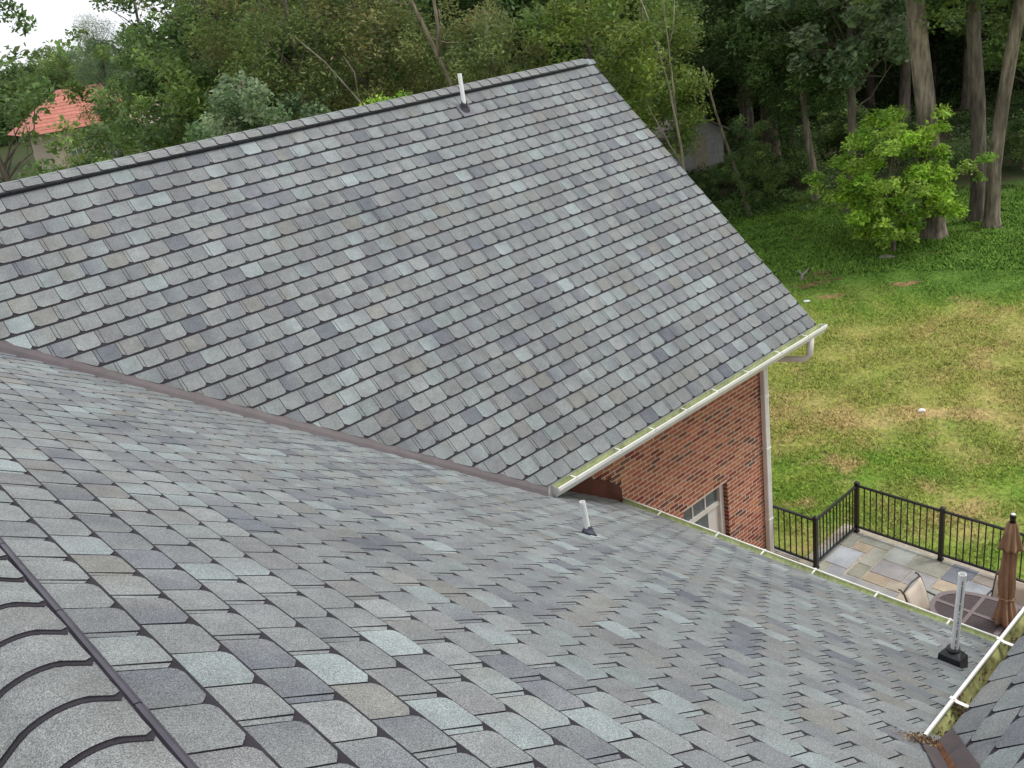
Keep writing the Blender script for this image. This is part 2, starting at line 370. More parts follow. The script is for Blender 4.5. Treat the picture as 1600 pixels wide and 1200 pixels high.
tabs = []       # (roof key, polygons..., area in the photo)
def course(key, F, v0, u_start, u_end, phase, clips, exp=E_, gain=1.0, jitter=.003):
    u = u_start+((phase-u_start) % TW)-TW
    prev = tabcol(gain)
    while u < u_end:
        g = .0034 if key == 'A' else .0042; a, b = u+g, u+TW-g; ch = .027; cl_ = (.040, .034) if key == 'A' else (.046, .032); cr_ = (.032, .028); dj = rng.uniform(-jitter, jitter); dk = rng.uniform(-jitter, jitter)
        top = v0+exp+.045
        full = [(a, top), (a, v0+cl_[1]+dj), (a+cl_[0]*.45, v0+cl_[1]*.50+dj), (a+cl_[0], v0+dj), (b-cr_[0], v0+dk), (b-cr_[0]*.3, v0+cr_[1]*.4+dk), (b, v0+cr_[1]+dk), (b, top)]
        strip = rng.random() < (.42 if key == 'A' else .58); sw = rng.uniform(.026, .038)
        polys = []
        if strip:
            polys.append((clip(full, 1, 0, a+sw-.0045), .0115)); polys.append((clip(full, -1, 0, -(a+sw)), .0155))
        else: polys.append((full, .0150+rng.uniform(-.0015, .0015)))
        c1 = tabcol(gain); c2 = c1*.3+tabcol(gain)*.7 if rng.random() < .7 else c1
        out = []
        for pl, h in polys:
            for cl in clips: pl = clip(pl, cl[0], cl[1], cl[2]+cl[3]*rng.uniform(-1, 1)) if pl else pl
            if len(pl) >= 3 and area(pl) > 3e-4: out.append((pl, h))
        if out: tabs.append((key, F, v0, exp, out, c1, c2, (a, b), prev))
        prev = c1; u += TW

def under(mb, F, v0, u0, u1, clips, exp=E_, low=.013):  # dark strip below each butt: underlay edge and its shadow in one colour
    n = max(1, int((u1-u0)/.5))
    for i in range(n):
        a, b = u0+(u1-u0)*i/n, u0+(u1-u0)*(i+1)/n
        p = [(a, v0-low), (b, v0-low), (b, v0+exp+.03), (a, v0+exp+.03)]
        for cl in clips: p = clip(p, *cl[:3]) if p else p
        if len(p) >= 3 and area(p) > 1e-4:
            hh = lambda v: .0075*(1-(v-v0)/(exp+.05))+.001
            mb.prism([F(q[0], q[1], -.004) for q in p][::1], [F(q[0], q[1], hh(q[1])) for q in p], 0)

def tab_mesh(mb, t):
    key, F, v0, exp, out, c1, c2, (a, b), prev = t
    for pl, h in out:
        hh = lambda v: h*(1-max(0, v-v0)/(exp+.055))+.0008
        cs = []
        for q in pl:
            w = min(1, max(0, (q[0]-a)/(b-a))); cs.append(tuple(c1*(1-w)+c2*w))
        top = [F(q[0], q[1], hh(q[1])) for q in pl]; bot = [F(q[0], q[1], max(.0005, hh(q[1])-.008)) for q in pl]
        mb.prism(bot, top, 0, 1, tuple(c1), cs)

house = thing('brick_house', 'red brick house with grey slate-look shingle roofs, white gutters and vent pipes', 'house')

# --- far roof
clA = [(nA[0], nA[1], cA0-.112, .006), (1, 0, XR, 0), (0, 1, vtop-.02, 0)]
mbA = MB(); NA = 27
for r in range(NA+1):
    v0 = r*E_
    if v0 > vtop-.06: break
    k = NA-r
    course('A', FA, v0, 0, XR+.3, 2.338-(k-1)*TW*.5, clA)
    under(mbA, FA, v0, 0, XR, [(nA[0], nA[1], cA0-.115, 0), (1, 0, XR-.004, 0), (0, 1, vtop-.01, 0)], low=.006 if r == 0 else .017)
poly = [(ua0, 0), (XR-.01, 0), (XR-.01, vtop), (ua1, vtop)]
mbA.prism([FA(u, v, -.05) for u, v in poly], [FA(u, v, -.006) for u, v in poly], 0, bottom=True)
Vb = Vector((0, -math.cos(tA), math.sin(tA)))       # far slope, falling away from us
def back(u, v, h=0): return tuple(Vector((0, YAP, zA(YAP)))+Vector((u, 0, 0))-Vb*v+Vector((0, math.sin(tA), math.cos(tA)))*h)
mbA.prism([back(u, v, -.05) for u, v in ((ua1, 0), (XR, 0), (XR, 5.4), (ua1-3, 5.4))][::-1], [back(u, v, .012) for u, v in ((ua1, 0), (XR, 0), (XR, 5.4), (ua1-3, 5.4))][::-1], 0, bottom=True)
roofA = mbA.build('roof', M['asphalt'], house, label='high far roof whose shingled slope rises to a long vented ridge')

# --- near roof
vrB = vB(XAP); clB = [(nB[0], nB[1], cB0, .012), (0, 1, vrB-.10, 0), (nBC[0], nBC[1], cBC-.03, .01)]
mbB = MB(); k0 = 41
for k in range(k0+1, -3, -1):
    x = .5200+k*E_*math.cos(tB); v0 = vB(x)
    if k == k0+1: v0 = 0; ex = vB(.52+k0*E_*math.cos(tB))
    else: ex = E_
    if ex < .03: continue
    lim = WY-.012 if x > ua0 else YAP
    cl = [clB[1]]+[(1, 0, lim, 0)] if x > ua0-.05 else clB[:2]
    if x < xc0+.02: cl = cl+[clB[2]]
    course('B', FB, v0, -1.2, YAP, 2.055+k*.109, cl, exp=ex)
    cu_ = [(c[0], c[1], c[2], 0) for c in cl]
    under(mbB, FB, v0, -1.2, 10.4, cu_, exp=ex, low=.021)
yw = WY-.005
yv = YA-(ZA-zB(XAP))/math.tan(tA)
poly = [(-1.2, 0), (yw, 0), (yw, vB(ua0)), (YE, vB(ua0)), (yv, vrB), (-1.2, vrB)]
bot = [FB(u, v, -.06) for u, v in poly]; top = [FB(u, v, -.006) for u, v in poly]
for a, b in ((0, 1), (1, 2)): mbB.face([bot[a], bot[b], top[b], top[a]], 0)
mbB.face([top[0], top[1], top[2], top[3]], 0); mbB.face([top[0], top[3], top[4], top[5]], 0)
mbB.prism([(XAP-6, -1.2, zB(XAP)-4.1), (XAP-6, 10.4, zB(XAP)-4.1), (XAP, 10.4, zB(XAP)-.06), (XAP, -1.2, zB(XAP)-.06)][::-1],
          [(XAP-6, -1.2, zB(XAP)-4.0), (XAP-6, 10.4, zB(XAP)-4.0), (XAP, 10.4, zB(XAP)-.004), (XAP, -1.2, zB(XAP)-.004)][::-1], 0, bottom=True)
roofB = mbB.build('roof', M['asphalt'], house, label='near roof slope running down from the cap shingles to the patio gutter')

# --- small roof at the lower corner
vtC = (YC-YCAP)/math.cos(tC); clC = [(nCC[0], nCC[1], cCC-.02, .01), (0, 1, vtC-.02, 0)]
mbC = MB()
for k in range(0, int(vtC/E_)+1):
    course('C', FC, k*E_, -9.5, 0, .05+k*.119, clC)
    under(mbC, FC, k*E_, -9.5, 0, [(c[0], c[1], c[2], 0) for c in clC], low=.006 if k == 0 else .016)
poly = [(-9.5, 0), (-xc0, 0), (-xc1, vtC), (-9.5, vtC)]
mbC.prism([FC(u, v, -.05) for u, v in poly], [FC(u, v, -.006) for u, v in poly], 0, bottom=True)
mbC.face([(9.5, YCAP, zC(YCAP)), (xc1, YCAP, zC(YCAP)), (xc1, YCAP-2.2, zC(YC)), (9.5, YCAP-2.2, zC(YC))], 0)
roofC = mbC.build('roof', M['asphalt'], house, label='roof slope in the lower corner, shedding into the dirty gutter')
RO = {'A': roofA, 'B': roofB, 'C': roofC}

def shown(t):
    pl = t[4][0][0]; P = [t[1](q[0], q[1], .01) for q in pl]; X, Y, D = project(P)
    if D.min() < .3: return 0
    if X.max() < 0 or X.min() > 1600 or Y.max() < 0 or Y.min() > 1200: return 0
    X = np.clip(X, 0, 1600); Y = np.clip(Y, 0, 1200); cx, cy = X.mean(), Y.mean()
    if t[0] == 'B':        # behind the far roof, the gutter or the corner roof
        if cy < .0 or (cx < 860 and cy < 540+.27*cx-8): return 0
        if cx > 1450 and (cx-1450)*1.33 > (1150-cy)+10: return 0
    if t[0] == 'C' and (cx-1475)*1.36 < (1162-cy): return 0
    return area(list(zip(X, Y)))
sc_ = [shown(t) for t in tabs]; order = sorted(range(len(tabs)), key=lambda i: -sc_[i]); chosen = set(i for i in order[:300] if sc_[i] > 0)
rest = {k: MB() for k in RO}
for i, t in enumerate(tabs):
    if i in chosen:
        mb = MB(); tab_mesh(mb, t); mb.build('shingle', [M['shingle'], M['asphalt']], RO[t[0]])
    else: tab_mesh(rest[t[0]], t)
for k in RO: rest[k].build('shingle', [M['shingle'], M['asphalt']], RO[k], kind='stuff')

# --- ridge vents and cap shingles
def ridge_vent(axis, c, z, t, a, b, roof, lift=.036, half=.185, lip=True, mt=None):
    """axis 'x' or 'y': direction of the ridge; c the other coordinate; z the ridge height"""
    mb = MB(); ct, st = math.cos(t), math.sin(t)
    def P(s, w, h):        # s along the ridge, w slope distance (signed), h off the slope
        y = (w*ct+(h*st if w >= 0 else -h*st)) if w != 0 else 0; zz = z-abs(w)*st+h*ct if w != 0 else z+h/ct*.8
        return (s, c-y, zz) if axis == 'x' else (c+y, s, zz)
    n = max(1, int((b-a)/.6))
    for i in range(n):
        s0, s1 = a+(b-a)*i/n, a+(b-a)*(i+1)/n-.006
        if lip: pr = [(half, .002), (half, lift*.55), (half-.006, lift*.86), (half-.018, lift*.92), (half-.028, lift*.80), (half-.034, lift*.30), (half-.058, lift*.28), (.05, lift-.016)]
        else: pr = [(half, .002), (half, lift-.006), (half-.006, lift), (.04, lift-.002)]
        pr = [(-w, h) for w, h in pr]+pr[::-1]
        for (w0, h0), (w1, h1) in zip(pr[:-1], pr[1:]): mb.face([P(s0, w0, h0), P(s1, w0, h0), P(s1, w1, h1), P(s0, w1, h1)][::1], 0)
        for s_ in (s0, s1): mb.face([P(s_, w, h) for w, h in pr], 0)
    return mb.build('ridge_vent', mt or M['vent'], roof), P

def caps(P, a, b, roof, step, lift, half, n0=0, flip=1, gain=1.0, low_last=False, th=.014):
    base_h = th*.68
    i = 0; s = a; RB = .062; SN = (Vector(P(0, .5, 0))-Vector(P(0, .6, 0))).z/.1
    while s < b:
        c = tabcol(gain)*.5+np.array([.115, .116, .110])*gain; c2 = c*.6+tabcol(gain)*.4; mb = MB()
        L = .305; hd = half+rng.uniform(-.004, .004); ch = .022
        def row(so, h, hw):
            out = []
            for w in np.linspace(-hw, hw, 13):
                r = abs(w)
                if r < RB: q = Vector(P(so, RB, h)); q2 = Vector(P(so, -RB, h)); k = w/RB; m_ = q*(1+k)/2+q2*(1-k)/2; m_.z += (1-k*k)*RB*.5*SN*.85; out.append(tuple(m_))
                else: out.append(P(so, float(w), h))
            return out
        e0 = s; e1 = s+L*flip
        R0 = row(e0, lift+th, hd-ch); R0b = row(e0+ch*flip, lift+th-.0005, hd); R1 = row(e1, lift+.001, hd); U0 = row(e0, lift-.001, hd-ch); U0b = row(e0+ch*flip, lift-.001, hd); U1 = row(e1, lift-.006, hd)
        cs = [c, c, c2, c2]
        for A_, B_, in ((R0, R0b), (R0b, R1)):
            for j in range(12): mb.face([A_[j], A_[j+1], B_[j+1], B_[j]], 0, cs=[tuple(x) for x in cs], smooth=True)
        for j in range(12): mb.face([U0[j], U0[j+1], R0[j+1], R0[j]], 1)
        for j in (0, 12):
            mb.face([U0[j], R0[j], R0b[j], U0b[j]], 1); mb.face([U0b[j], R0b[j], R1[j], U1[j]], 1)
        # dark under layer that shows as a band below the butt
        ee = s-(.017 if th > .01 else .010)*flip; Q0 = row(ee, lift+base_h, hd-ch*.4); Q0b = row(ee+ch*flip, lift+base_h, hd+.004); Q1 = row(e0+.09*flip, lift+base_h-.001, hd+.004); D0 = row(ee, lift-.002, hd-ch*.4)
        for A_, B_ in ((Q0, Q0b), (Q0b, Q1)):
            for j in range(12): mb.face([A_[j], A_[j+1], B_[j+1], B_[j]], 1, smooth=True)
        for j in range(12): mb.face([D0[j], D0[j+1], Q0[j+1], Q0[j]], 1)
        mb.build('cap_shingle', [M['shingle'], M['asphalt']], roof); s += step; i += 1
vA, PA = ridge_vent('x', YAP, zA(YAP), tA, 1.2, 11.16, roofA, lift=.056, half=.158, lip=False, mt=M['rubber'])
caps(PA, 1.2, 11.02, roofA, .1995, .056, .146, th=.009)
caps(lambda s, w, h: PA(s, w, h-.03), 11.20, 11.25, roofA, .2, .034, .135)
vB_, PB = ridge_vent('y', XAP, zB(XAP), tB, -1.0, 10.0, roofB, lift=.034, half=.206)
caps(PB, 0.642, 3.9, roofB, .2035, .032, .152)

# --- valley flashing
mb = MB(); n = 14
for i in range(n):
    y0 = YE-.075+(YAP-YE)*i/n; y1 = YE-.075+(YAP-YE)*(i+1)/n
    def pt(y, side, h):
        x = xval(y); u, v = x, (y-YE)/math.cos(tA)
        return FA(u-nA[0]*side, v-nA[1]*side, h)
    def pb(y, side, h):
        x = xval(y); return FB(y-nB[0]*side, vB(x)-nB[1]*side, h)
    prof = [(0, -.03, .004), (1, .0, .010), (1, .05, .016), (1, .105, .010), (1, .145, .003)]
    for a, b in zip(prof[:-1], prof[1:]):
        f = lambda y, q: pb(y, -q[1] if False else abs(q[1]), q[2]) if q[0] == 0 else pt(y, q[1], q[2])
        mb.face([f(y0, a), f(y1, a), f(y1, b), f(y0, b)], 0, smooth=True)
mb.build('valley_flashing', M['brown'], house)

# --- brown step flashing where the near roof meets the brick wall
mb = MB(); XF = 7.66; xs = np.arange(6.25, XF+.001, .06); pts = []
for i, x in enumerate(xs):
    top_ = zB(x)+.285-.012*math.sin(i*1.3)-.03*(i % 3 == 0)
    if x > XF-.12: top_ = zB(x)+.285-(x-XF+.12)*.9
    pts.append((x, min(top_, ZE-.35)))
for (xa, za_), (xb, zb_) in zip(pts[:-1], pts[1:]):
    mb.prism([(xa, WY-.001, zB(xa)-.02), (xb, WY-.001, zB(xb)-.02), (xb, WY-.001, zb_), (xa, WY-.001, za_)], [(xa, WY-.018, zB(xa)-.02), (xb, WY-.018, zB(xb)-.02), (xb, WY-.018, zb_), (xa, WY-.018, za_)], 0)
for i in range(1, len(pts)-1, 3):
    x, z = pts[i]; mb.face([(x-.03, WY-.019, z-.02), (x+.06, WY-.019, z-.03), (x+.07, WY-.021, z+.055)], 0)
mb.build('wall_flashing', M['redbrown'], house)

# --- gutters (ogee profile swept along a straight run)
def gutter(P0, P1, out, name_label, lining, hang, width=.118, depth=.125, caps_=(True, True), hang_off=0.0, hv=None, hl=None):
    P0, P1, out = Vector(P0), Vector(P1), Vector(out); d = (P1-P0).normalized(); L = (P1-P0).length
    w = width
    outer = [(.0, -.0), (.0, -depth), (w*.55, -depth), (w*.62, -depth*.86), (w*.80, -depth*.62), (w*.93, -depth*.40), (w, -depth*.30), (w, 0.0), (w-.002, .004), (w-.016, .004), (w-.018, -.006)]
    inner = [(w-.018, -.006), (w-.012, -.012), (w-.012, -depth*.30), (w*.80-.01, -depth*.58), (w*.58-.01, -depth*.9), (w*.5, -depth+.004), (.004, -depth+.004), (.004, .0), (0, 0)]
    mb = MB(); seg = max(1, int(L/1.0))
    Q = lambda s, p: tuple(P0+d*s+out*p[0]+Vector((0, 0, p[1])))
    for i in range(seg):
        a, b = L*i/seg, L*(i+1)/seg
        for prof, mi in ((outer, 0), (inner, 1)):
            for p, q in zip(prof[:-1], prof[1:]): mb.face([Q(a, p), Q(b, p), Q(b, q), Q(a, q)], mi)
    for s_, do in ((0, caps_[0]), (L, caps_[1])):
        if do:
            for e in (-.004, .004): mb.face([Q(s_+e, p) for p in outer[:9]], 0)
            for p, q in zip(outer[:8], outer[1:9]): mb.face([Q(s_-.004, p), Q(s_+.004, p), Q(s_+.004, q), Q(s_-.004, q)], 0)
    g = mb.build('gutter', [M['white'], lining], house, label=name_label)
    for s_ in (hv if hv is not None else np.arange(hang_off, L, hang)):
        h = MB(); f = lambda s, p, z: tuple(P0+d*s+out*p+Vector((0, 0, z)))
        a, b = s_-.010, s_+.010
        prof = ([(.0, .001), (.02, -.004)] if hl is None else [(w-hl, -.02), (w-hl+.02, -.006)])+[(w-.03, -.004), (w-.004, .008), (w+.006, .007), (w+.006, -.006)]
        for (p, z), (p2, z2) in zip(prof[:-1], prof[1:]): h.prism([f(a, p, z-.004), f(b, p, z-.004), f(b, p2, z2-.004), f(a, p2, z2-.004)], [f(a, p, z), f(b, p, z), f(b, p2, z2), f(a, p2, z2)], 0)
        h.build('hanger', M['white'], g)
    return g
GZA = ZE-.035
gutter((5.86, YE+.012, GZA), (11.56, YE+.012, GZA), (0, -1, 0), 'white gutter with greenish inside along the far roof', M['algae'], .65, hv=[x-5.86 for x in (6.16, 6.93, 7.56, 8.20, 8.86, 9.57, 10.34, 11.05)])
GZB = ZBE-.030
gutter((XE-.012, WY-.01, GZB), (XE-.012, 0.9, GZB), (1, 0, 0), 'long white gutter between the near roof and the patio', M['algae'], .65, hv=[WY-y for y in (6.7, 5.82, 5.18, 4.53, 3.81, 3.06, 2.4)], width=.178, hl=.085)
GZC = ZC-.030
gC = gutter((3.335, YC-.012, GZC), (9.5, YC-.012, GZC), (0, 1, 0), 'dirty gutter with leaf litter along the corner roof', M['algae_dirty'], .65, hv=[.30, .86, 1.6, 2.3], caps_=(False, True))
# litter lying in that gutter and at the foot of the valley
def litter(name, n, fn, size, label, parent=None):
    C = []; cc = []
    for i in range(n): C.append(fn())
    C = np.array(C); n = len(C); th = rng.uniform(0, 2*np.pi, n); L = rng.uniform(.4, 1.3, n)*size; tl = rng.normal(0, .35, n)
    A = np.stack([np.cos(th)*L, np.sin(th)*L, tl*L], 1); W = L*rng.uniform(.25, .6, n); B = np.stack([-np.sin(th)*W, np.cos(th)*W, rng.normal(0, .3, n)*W], 1)
    pal = np.array([(.06, .035, .02), (.20, .13, .06), (.10, .05, .03), (.30, .22, .11), (.035, .028, .022), (.07, .03, .02)]); cc = pal[rng.integers(0, len(pal), n)]
    me = quads_mesh(name, C, A, B, cc, M['debris']); link(name, me, kind='stuff', label=label, cat='litter')
def gl():
    s = rng.choice([3.45, 3.62, 3.66, 3.70, 3.95, 4.3, 4.8])+rng.normal(0, .035); w = rng.uniform(.005, .10)
    return (s, YC+w, GZC-.112+rng.uniform(0, .03)+(.035 if abs(s-3.66) < .05 else 0)+max(0, w-.055)*1.2)
litter('leaf_litter', 620, gl, .013, 'dark clumps of wet leaf litter lying in the dirty corner gutter')
def vl():
    x = 3.25+rng.normal(0, .05); y = 1.36+rng.normal(0, .04)-(x-3.25)*.4; return (x, y, zB(x)+.018+abs(rng.normal(0, .006)))
litter('leaf_litter', 420, vl, .010, 'small heap of dry brown leaf litter on the shingles at the gutter end')
# metal flashing at the foot of that valley
mb = MB()
def vc(s, side, h):        # s slope distance along the valley from its foot, side >0 on C
    p = Vector((xc0, YC, ZC)); q = Vector((xc1, YCAP, zC(YCAP))); d = (q-p).normalized(); b = p+d*s
    if side >= 0: return tuple(b+FC.U*(-side*.62)+FC.V*(-side*.3)*0+FC.N*h+Vector((side*.5, 0, 0)))
    return tuple(b+FB.U*(-side)+FB.N*h)
for a, b in ((.03, .26), (.255, 1.9)):
    mb.face([vc(a, -.11, .020), vc(b, -.11, .020), vc(b, -.0, .030), vc(a, 0, .030)], 0); mb.face([vc(a, 0, .031), vc(b, 0, .031), vc(b, .035, .035), vc(a, .035, .035)], 1)
    mb.face([vc(a, .035, .035), vc(b, .035, .035), vc(b, .14, .022), vc(a, .14, .022)], 0)
mb.build('valley_flashing', [M['brown'], M['rust']], house, label='dark metal valley flashing with a rusty stripe')

# --- fascia, soffit, rake trim
mb = MB(); mb.box((5.70, YE+.014, ZE-.19), (XR-.02, YE+.034, ZE-.012)); mb.build('fascia', M['white'], house)
mb = MB(); mb.box((5.9, YE+.036, ZE-.20), (XR-.03, WY-.004, ZE-.185)); mb.build('soffit', M['cream'], house)
mb = MB()
for s0, s1 in ((0, vtop),):
    f = lambda v, h, u: tuple(FA.O+FA.U*u+FA.V*v+FA.N*h)
    mb.prism([f(0, -.17, XR-.045), f(vtop, -.17, XR-.045), f(vtop, -.17, XR-.02), f(0, -.17, XR-.02)], [f(0, -.012, XR-.045), f(vtop, -.012, XR-.045), f(vtop, -.012, XR-.02), f(0, -.012, XR-.02)], 0, bottom=True)
mb.build('rake_board', M['white'], house)
mb = MB(); mb.box((XE-.035, .95, ZBE-.18), (XE-.014, WY-.006, ZBE-.012)); mb.build('fascia', M['white'], house)
mb = MB(); mb.box((7.21, .95, ZBE-.20), (XE-.037, WY-.006, ZBE-.186)); mb.build('soffit', M['cream'], house)
mb = MB(); mb.box((3.4, YC-.036, ZC-.18), (9.48, YC-.014, ZC-.012)); mb.build('fascia', M['white'], house)

# --- walls
XC = 11.12
wx0, wx1, wz0, wz1 = 8.87, 9.95, EYE-8.56, EYE-7.07          # window opening
mb = MB()
for lo, hi in (((6.2, WY+.0025, 0), (wx0, WY+.30, ZE-.15)), ((wx1, WY+.0025, 0), (XC-.008, WY+.30, ZE-.15)), ((wx0, WY+.0025, wz1), (wx1, WY+.30, ZE-.15)), ((wx0, WY+.0025, 0), (wx1, WY+.30, wz0))): mb.box(lo, hi)
wall = mb.build('wall', M['mortar'], house, label='red brick wall below the far roof gutter')
bw, bh, md, mh = .1915, .0555, .2035, .0677
BP = [((.38, .125, .068), 5), ((.33, .105, .058), 4), ((.43, .165, .09), 3), ((.22, .055, .035), 2), ((.15, .07, .05), .8), ((.19, .085, .055), 1.1), ((.34, .14, .06), .6)]
BW = np.cumsum([w for _, w in BP]); BW = BW/BW[-1]
bricks = []
def brick_at(x0, x1, z0):
    for a, b in ([(x0, x1)] if not (x1 > wx0 and x0 < wx1 and z0+bh > wz0 and z0 < wz1) else [(x0, min(x1, wx0)), (max(x0, wx1), x1)]):
        if b-a < .03: continue
        bricks.append((a, b, z0))
nz = int((ZE-.2)/mh)
for r in range(nz+1):
    z0 = .01+r*mh; x = XC-(bw if r % 2 == 0 else bw/2)
    brick_at(x, XC, z0)
    while x > 6.3:
        x -= md; brick_at(max(x, 6.25), x+bw, z0)
def bs(b):
    if b[2]+bh > ZE-.14: return 0
    X, Y, D = project([(b[0], WY, b[2]), (b[1], WY, b[2]), (b[1], WY, b[2]+bh), (b[0], WY, b[2]+bh)])
    cx, cy = X.mean(), Y.mean()
    if cx > 985 and cy > 787+.3715*(cx-985)-2: return 0
    if cx <= 985 and cy > 770+.15*(cx-905): return 0
    if cy < 775-.617*(cx-862)+14: return 0
    return area(list(zip(X, Y)))
bsc = [bs(b) for b in bricks]; bo = sorted(range(len(bricks)), key=lambda i: -bsc[i]); bsel = set(i for i in bo[:300] if bsc[i] > 0)
def brick_geo(mb, b):
    c = np.array(BP[int(np.searchsorted(BW, rng.random()))][0])*rng.uniform(.85, 1.15); pr = rng.uniform(-.0015, .0015); a, e, z = b; j = .003
    B0 = [(a, WY+.03, z), (e, WY+.03, z), (e, WY+.03, z+bh), (a, WY+.03, z+bh)]; F0 = [(a, WY+j+pr, z), (e, WY+j+pr, z), (e, WY+j+pr, z+bh), (a, WY+j+pr, z+bh)]; F1 = [(a+j, WY+pr, z+j), (e-j, WY+pr, z+j), (e-j, WY+pr, z+bh-j), (a+j, WY+pr, z+bh-j)]
    mb.face(F1, 0, c)
    for i in range(4):
        k = (i+1) % 4; mb.face([F0[i], F0[k], F1[k], F1[i]], 0, c); mb.face([B0[i], B0[k], F0[k], F0[i]], 0, c)
rb = MB()
for i, b in enumerate(bricks):
    if i in bsel: m_ = MB(); brick_geo(m_, b); m_.build('brick', M['brick'], wall)
    else: brick_geo(rb, b)
# return bricks of the window reveal and of the house corner
for r in range(nz+1):
    z0 = .01+r*mh
    if wz0-.05 < z0 < wz1-.03:
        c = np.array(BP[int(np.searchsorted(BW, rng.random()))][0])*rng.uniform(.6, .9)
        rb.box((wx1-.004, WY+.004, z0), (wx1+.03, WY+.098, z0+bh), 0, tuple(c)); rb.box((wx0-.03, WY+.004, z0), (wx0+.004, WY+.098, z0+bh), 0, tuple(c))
    y = WY+.004
    off = bw/2 if r % 2 == 0 else bw
    while y < 14.2:
        c = np.array(BP[int(np.searchsorted(BW, rng.random()))][0])*rng.uniform(.85, 1.1)
        e = min(y+off, 14.2); rb.box((XC-.04, y, z0), (XC+.0005, e, z0+bh), 0, tuple(c)); y = e+.0095; off = bw
rb.build('brick', M['brick'], wall, kind='stuff')
mb = MB(); mb.box((XC-.30, WY+.302, 0), (XC-.006, 14.2, ZE-.15))
zt = zA(YAP)-.12
mb.prism([(XC-.3, WY+.02, ZE-.14), (XC-.3, 14.03, ZE-.14), (XC-.3, YAP, zt)], [(XC-.006, WY+.02, ZE-.14), (XC-.006, 14.03, ZE-.14), (XC-.006, YAP, zt)], 0, bottom=True)
mb.build('wall', M['brick'] if False else M['mortar'], house, label='brick gable wall at the end of the far roof')
mb = MB(); mb.box((7.0, 1.25, 0), (7.20, WY+.0, ZBE-.19), c=(.25, .07, .045)); mb.build('wall', M['brick'], house)
mb = MB(); mb.box((7.3, .8, 0), (9.3, 1.0, ZC-.19), c=(.25, .07, .045)); mb.box((9.1, -3, 0), (9.3, .8, ZC-.19), c=(.25, .07, .045)); mb.build('wall', M['brick'], house)

# --- window
win = MB(); fy = WY+.10
def fr(mb, x0, x1, z0, z1, y0, y1, mi=0): mb.box((x0, y0, z0), (x1, y1, z1), mi)
fr(win, wx0, wx1, wz1-.035, wz1, fy, fy+.09); fr(win, wx1-.095, wx1, wz0, wz1-.036, fy-.02, fy+.09); fr(win, wx0, wx0+.05, wz0, wz1-.036, fy, fy+.09)
railz = EYE-7.44
fr(win, wx0+.051, wx1-.096, railz-.035, railz+.035, fy+.005, fy+.09)
window = win.build('window', M['cream'], house, label='recessed window with small upper panes and white frame')
gx0, gx1 = wx0+.05, wx1-.096; pw = (gx1-gx0)/3
for i in range(1, 3): m_ = MB(); fr(m_, gx0+pw*i-.012, gx0+pw*i+.012, railz+.036, wz1-.036, fy+.02, fy+.055); m_.build('muntin', M['white'], window)
for i in range(3): m_ = MB(); fr(m_, gx0+pw*i+.012, gx0+pw*(i+1)-.012, railz+.036, wz1-.036, fy+.035, fy+.041); m_.build('pane', M['glass'], window)
m_ = MB(); fr(m_, gx0, gx0+.68, wz0+.05, railz-.036, fy+.035, fy+.041); m_.build('pane', M['glass'], window)
m_ = MB(); fr(m_, gx0+.30, gx0+.322, wz0+.05, railz-.036, fy+.02, fy+.034); m_.build('muntin', M['white'], window)
m_ = MB(); fr(m_, gx0+.68, gx1, wz0+.05, railz-.036, fy+.03, fy+.05); m_.build('window_shade', M['shade'], window)
m_ = MB(); fr(m_, wx0-.02, wx1+.02, wz0-.07, wz0, fy-.14, fy+.09); m_.build('window_sill', M['cream'], window)
m_ = MB(); fr(m_, wx0, wx1, wz0, wz1, fy+.14, fy+.15); m_.build('room_dark', M['rubber'], window)

# --- downspout with its elbow
mb = MB()
x0, x1, y0, y1 = XC-.225, XC-.115, WY-.090, WY-.012; w = (x1-x0)
sec = [(x0, y1), (x0, y0+.01), (x0+.01, y0)]
for i in range(4):
    a = x0+.01+(w-.02)*i/4; b = x0+.01+(w-.02)*(i+1)/4; sec += [(a+.006, y0), (b-.006, y0), (b, y0+.007)]
sec[-1] = (x1-.006, y0); sec += [(x1, y0+.01), (x1, y1)]
zt, zb_ = EYE-5.55, .22
mb.prism([(p[0], p[1], zb_) for p in sec], [(p[0], p[1], zt) for p in sec], 0)
ds = mb.build('downspout', M['white'], house)
mb = MB(); mb.tube([(XC-.17, WY-.05, zt-.02), (XC-.16, WY-.055, zt+.05), (XC-.08, WY-.10, zt+.11), (XC+.02, YE+.02, zt+.17), (XC+.07, YE-.03, zt+.24), (XC+.08, YE-.045, GZA-.10)], [.048]*6, 10, 0); mb.build('elbow', M['cream'], ds)
for z in (zt-.5, 2.2, .9): mb = MB(); mb.box((x0-.006, y0-.006, z), (x1+.006, WY-.001, z+.03)); mb.build('strap', M['white'], ds)

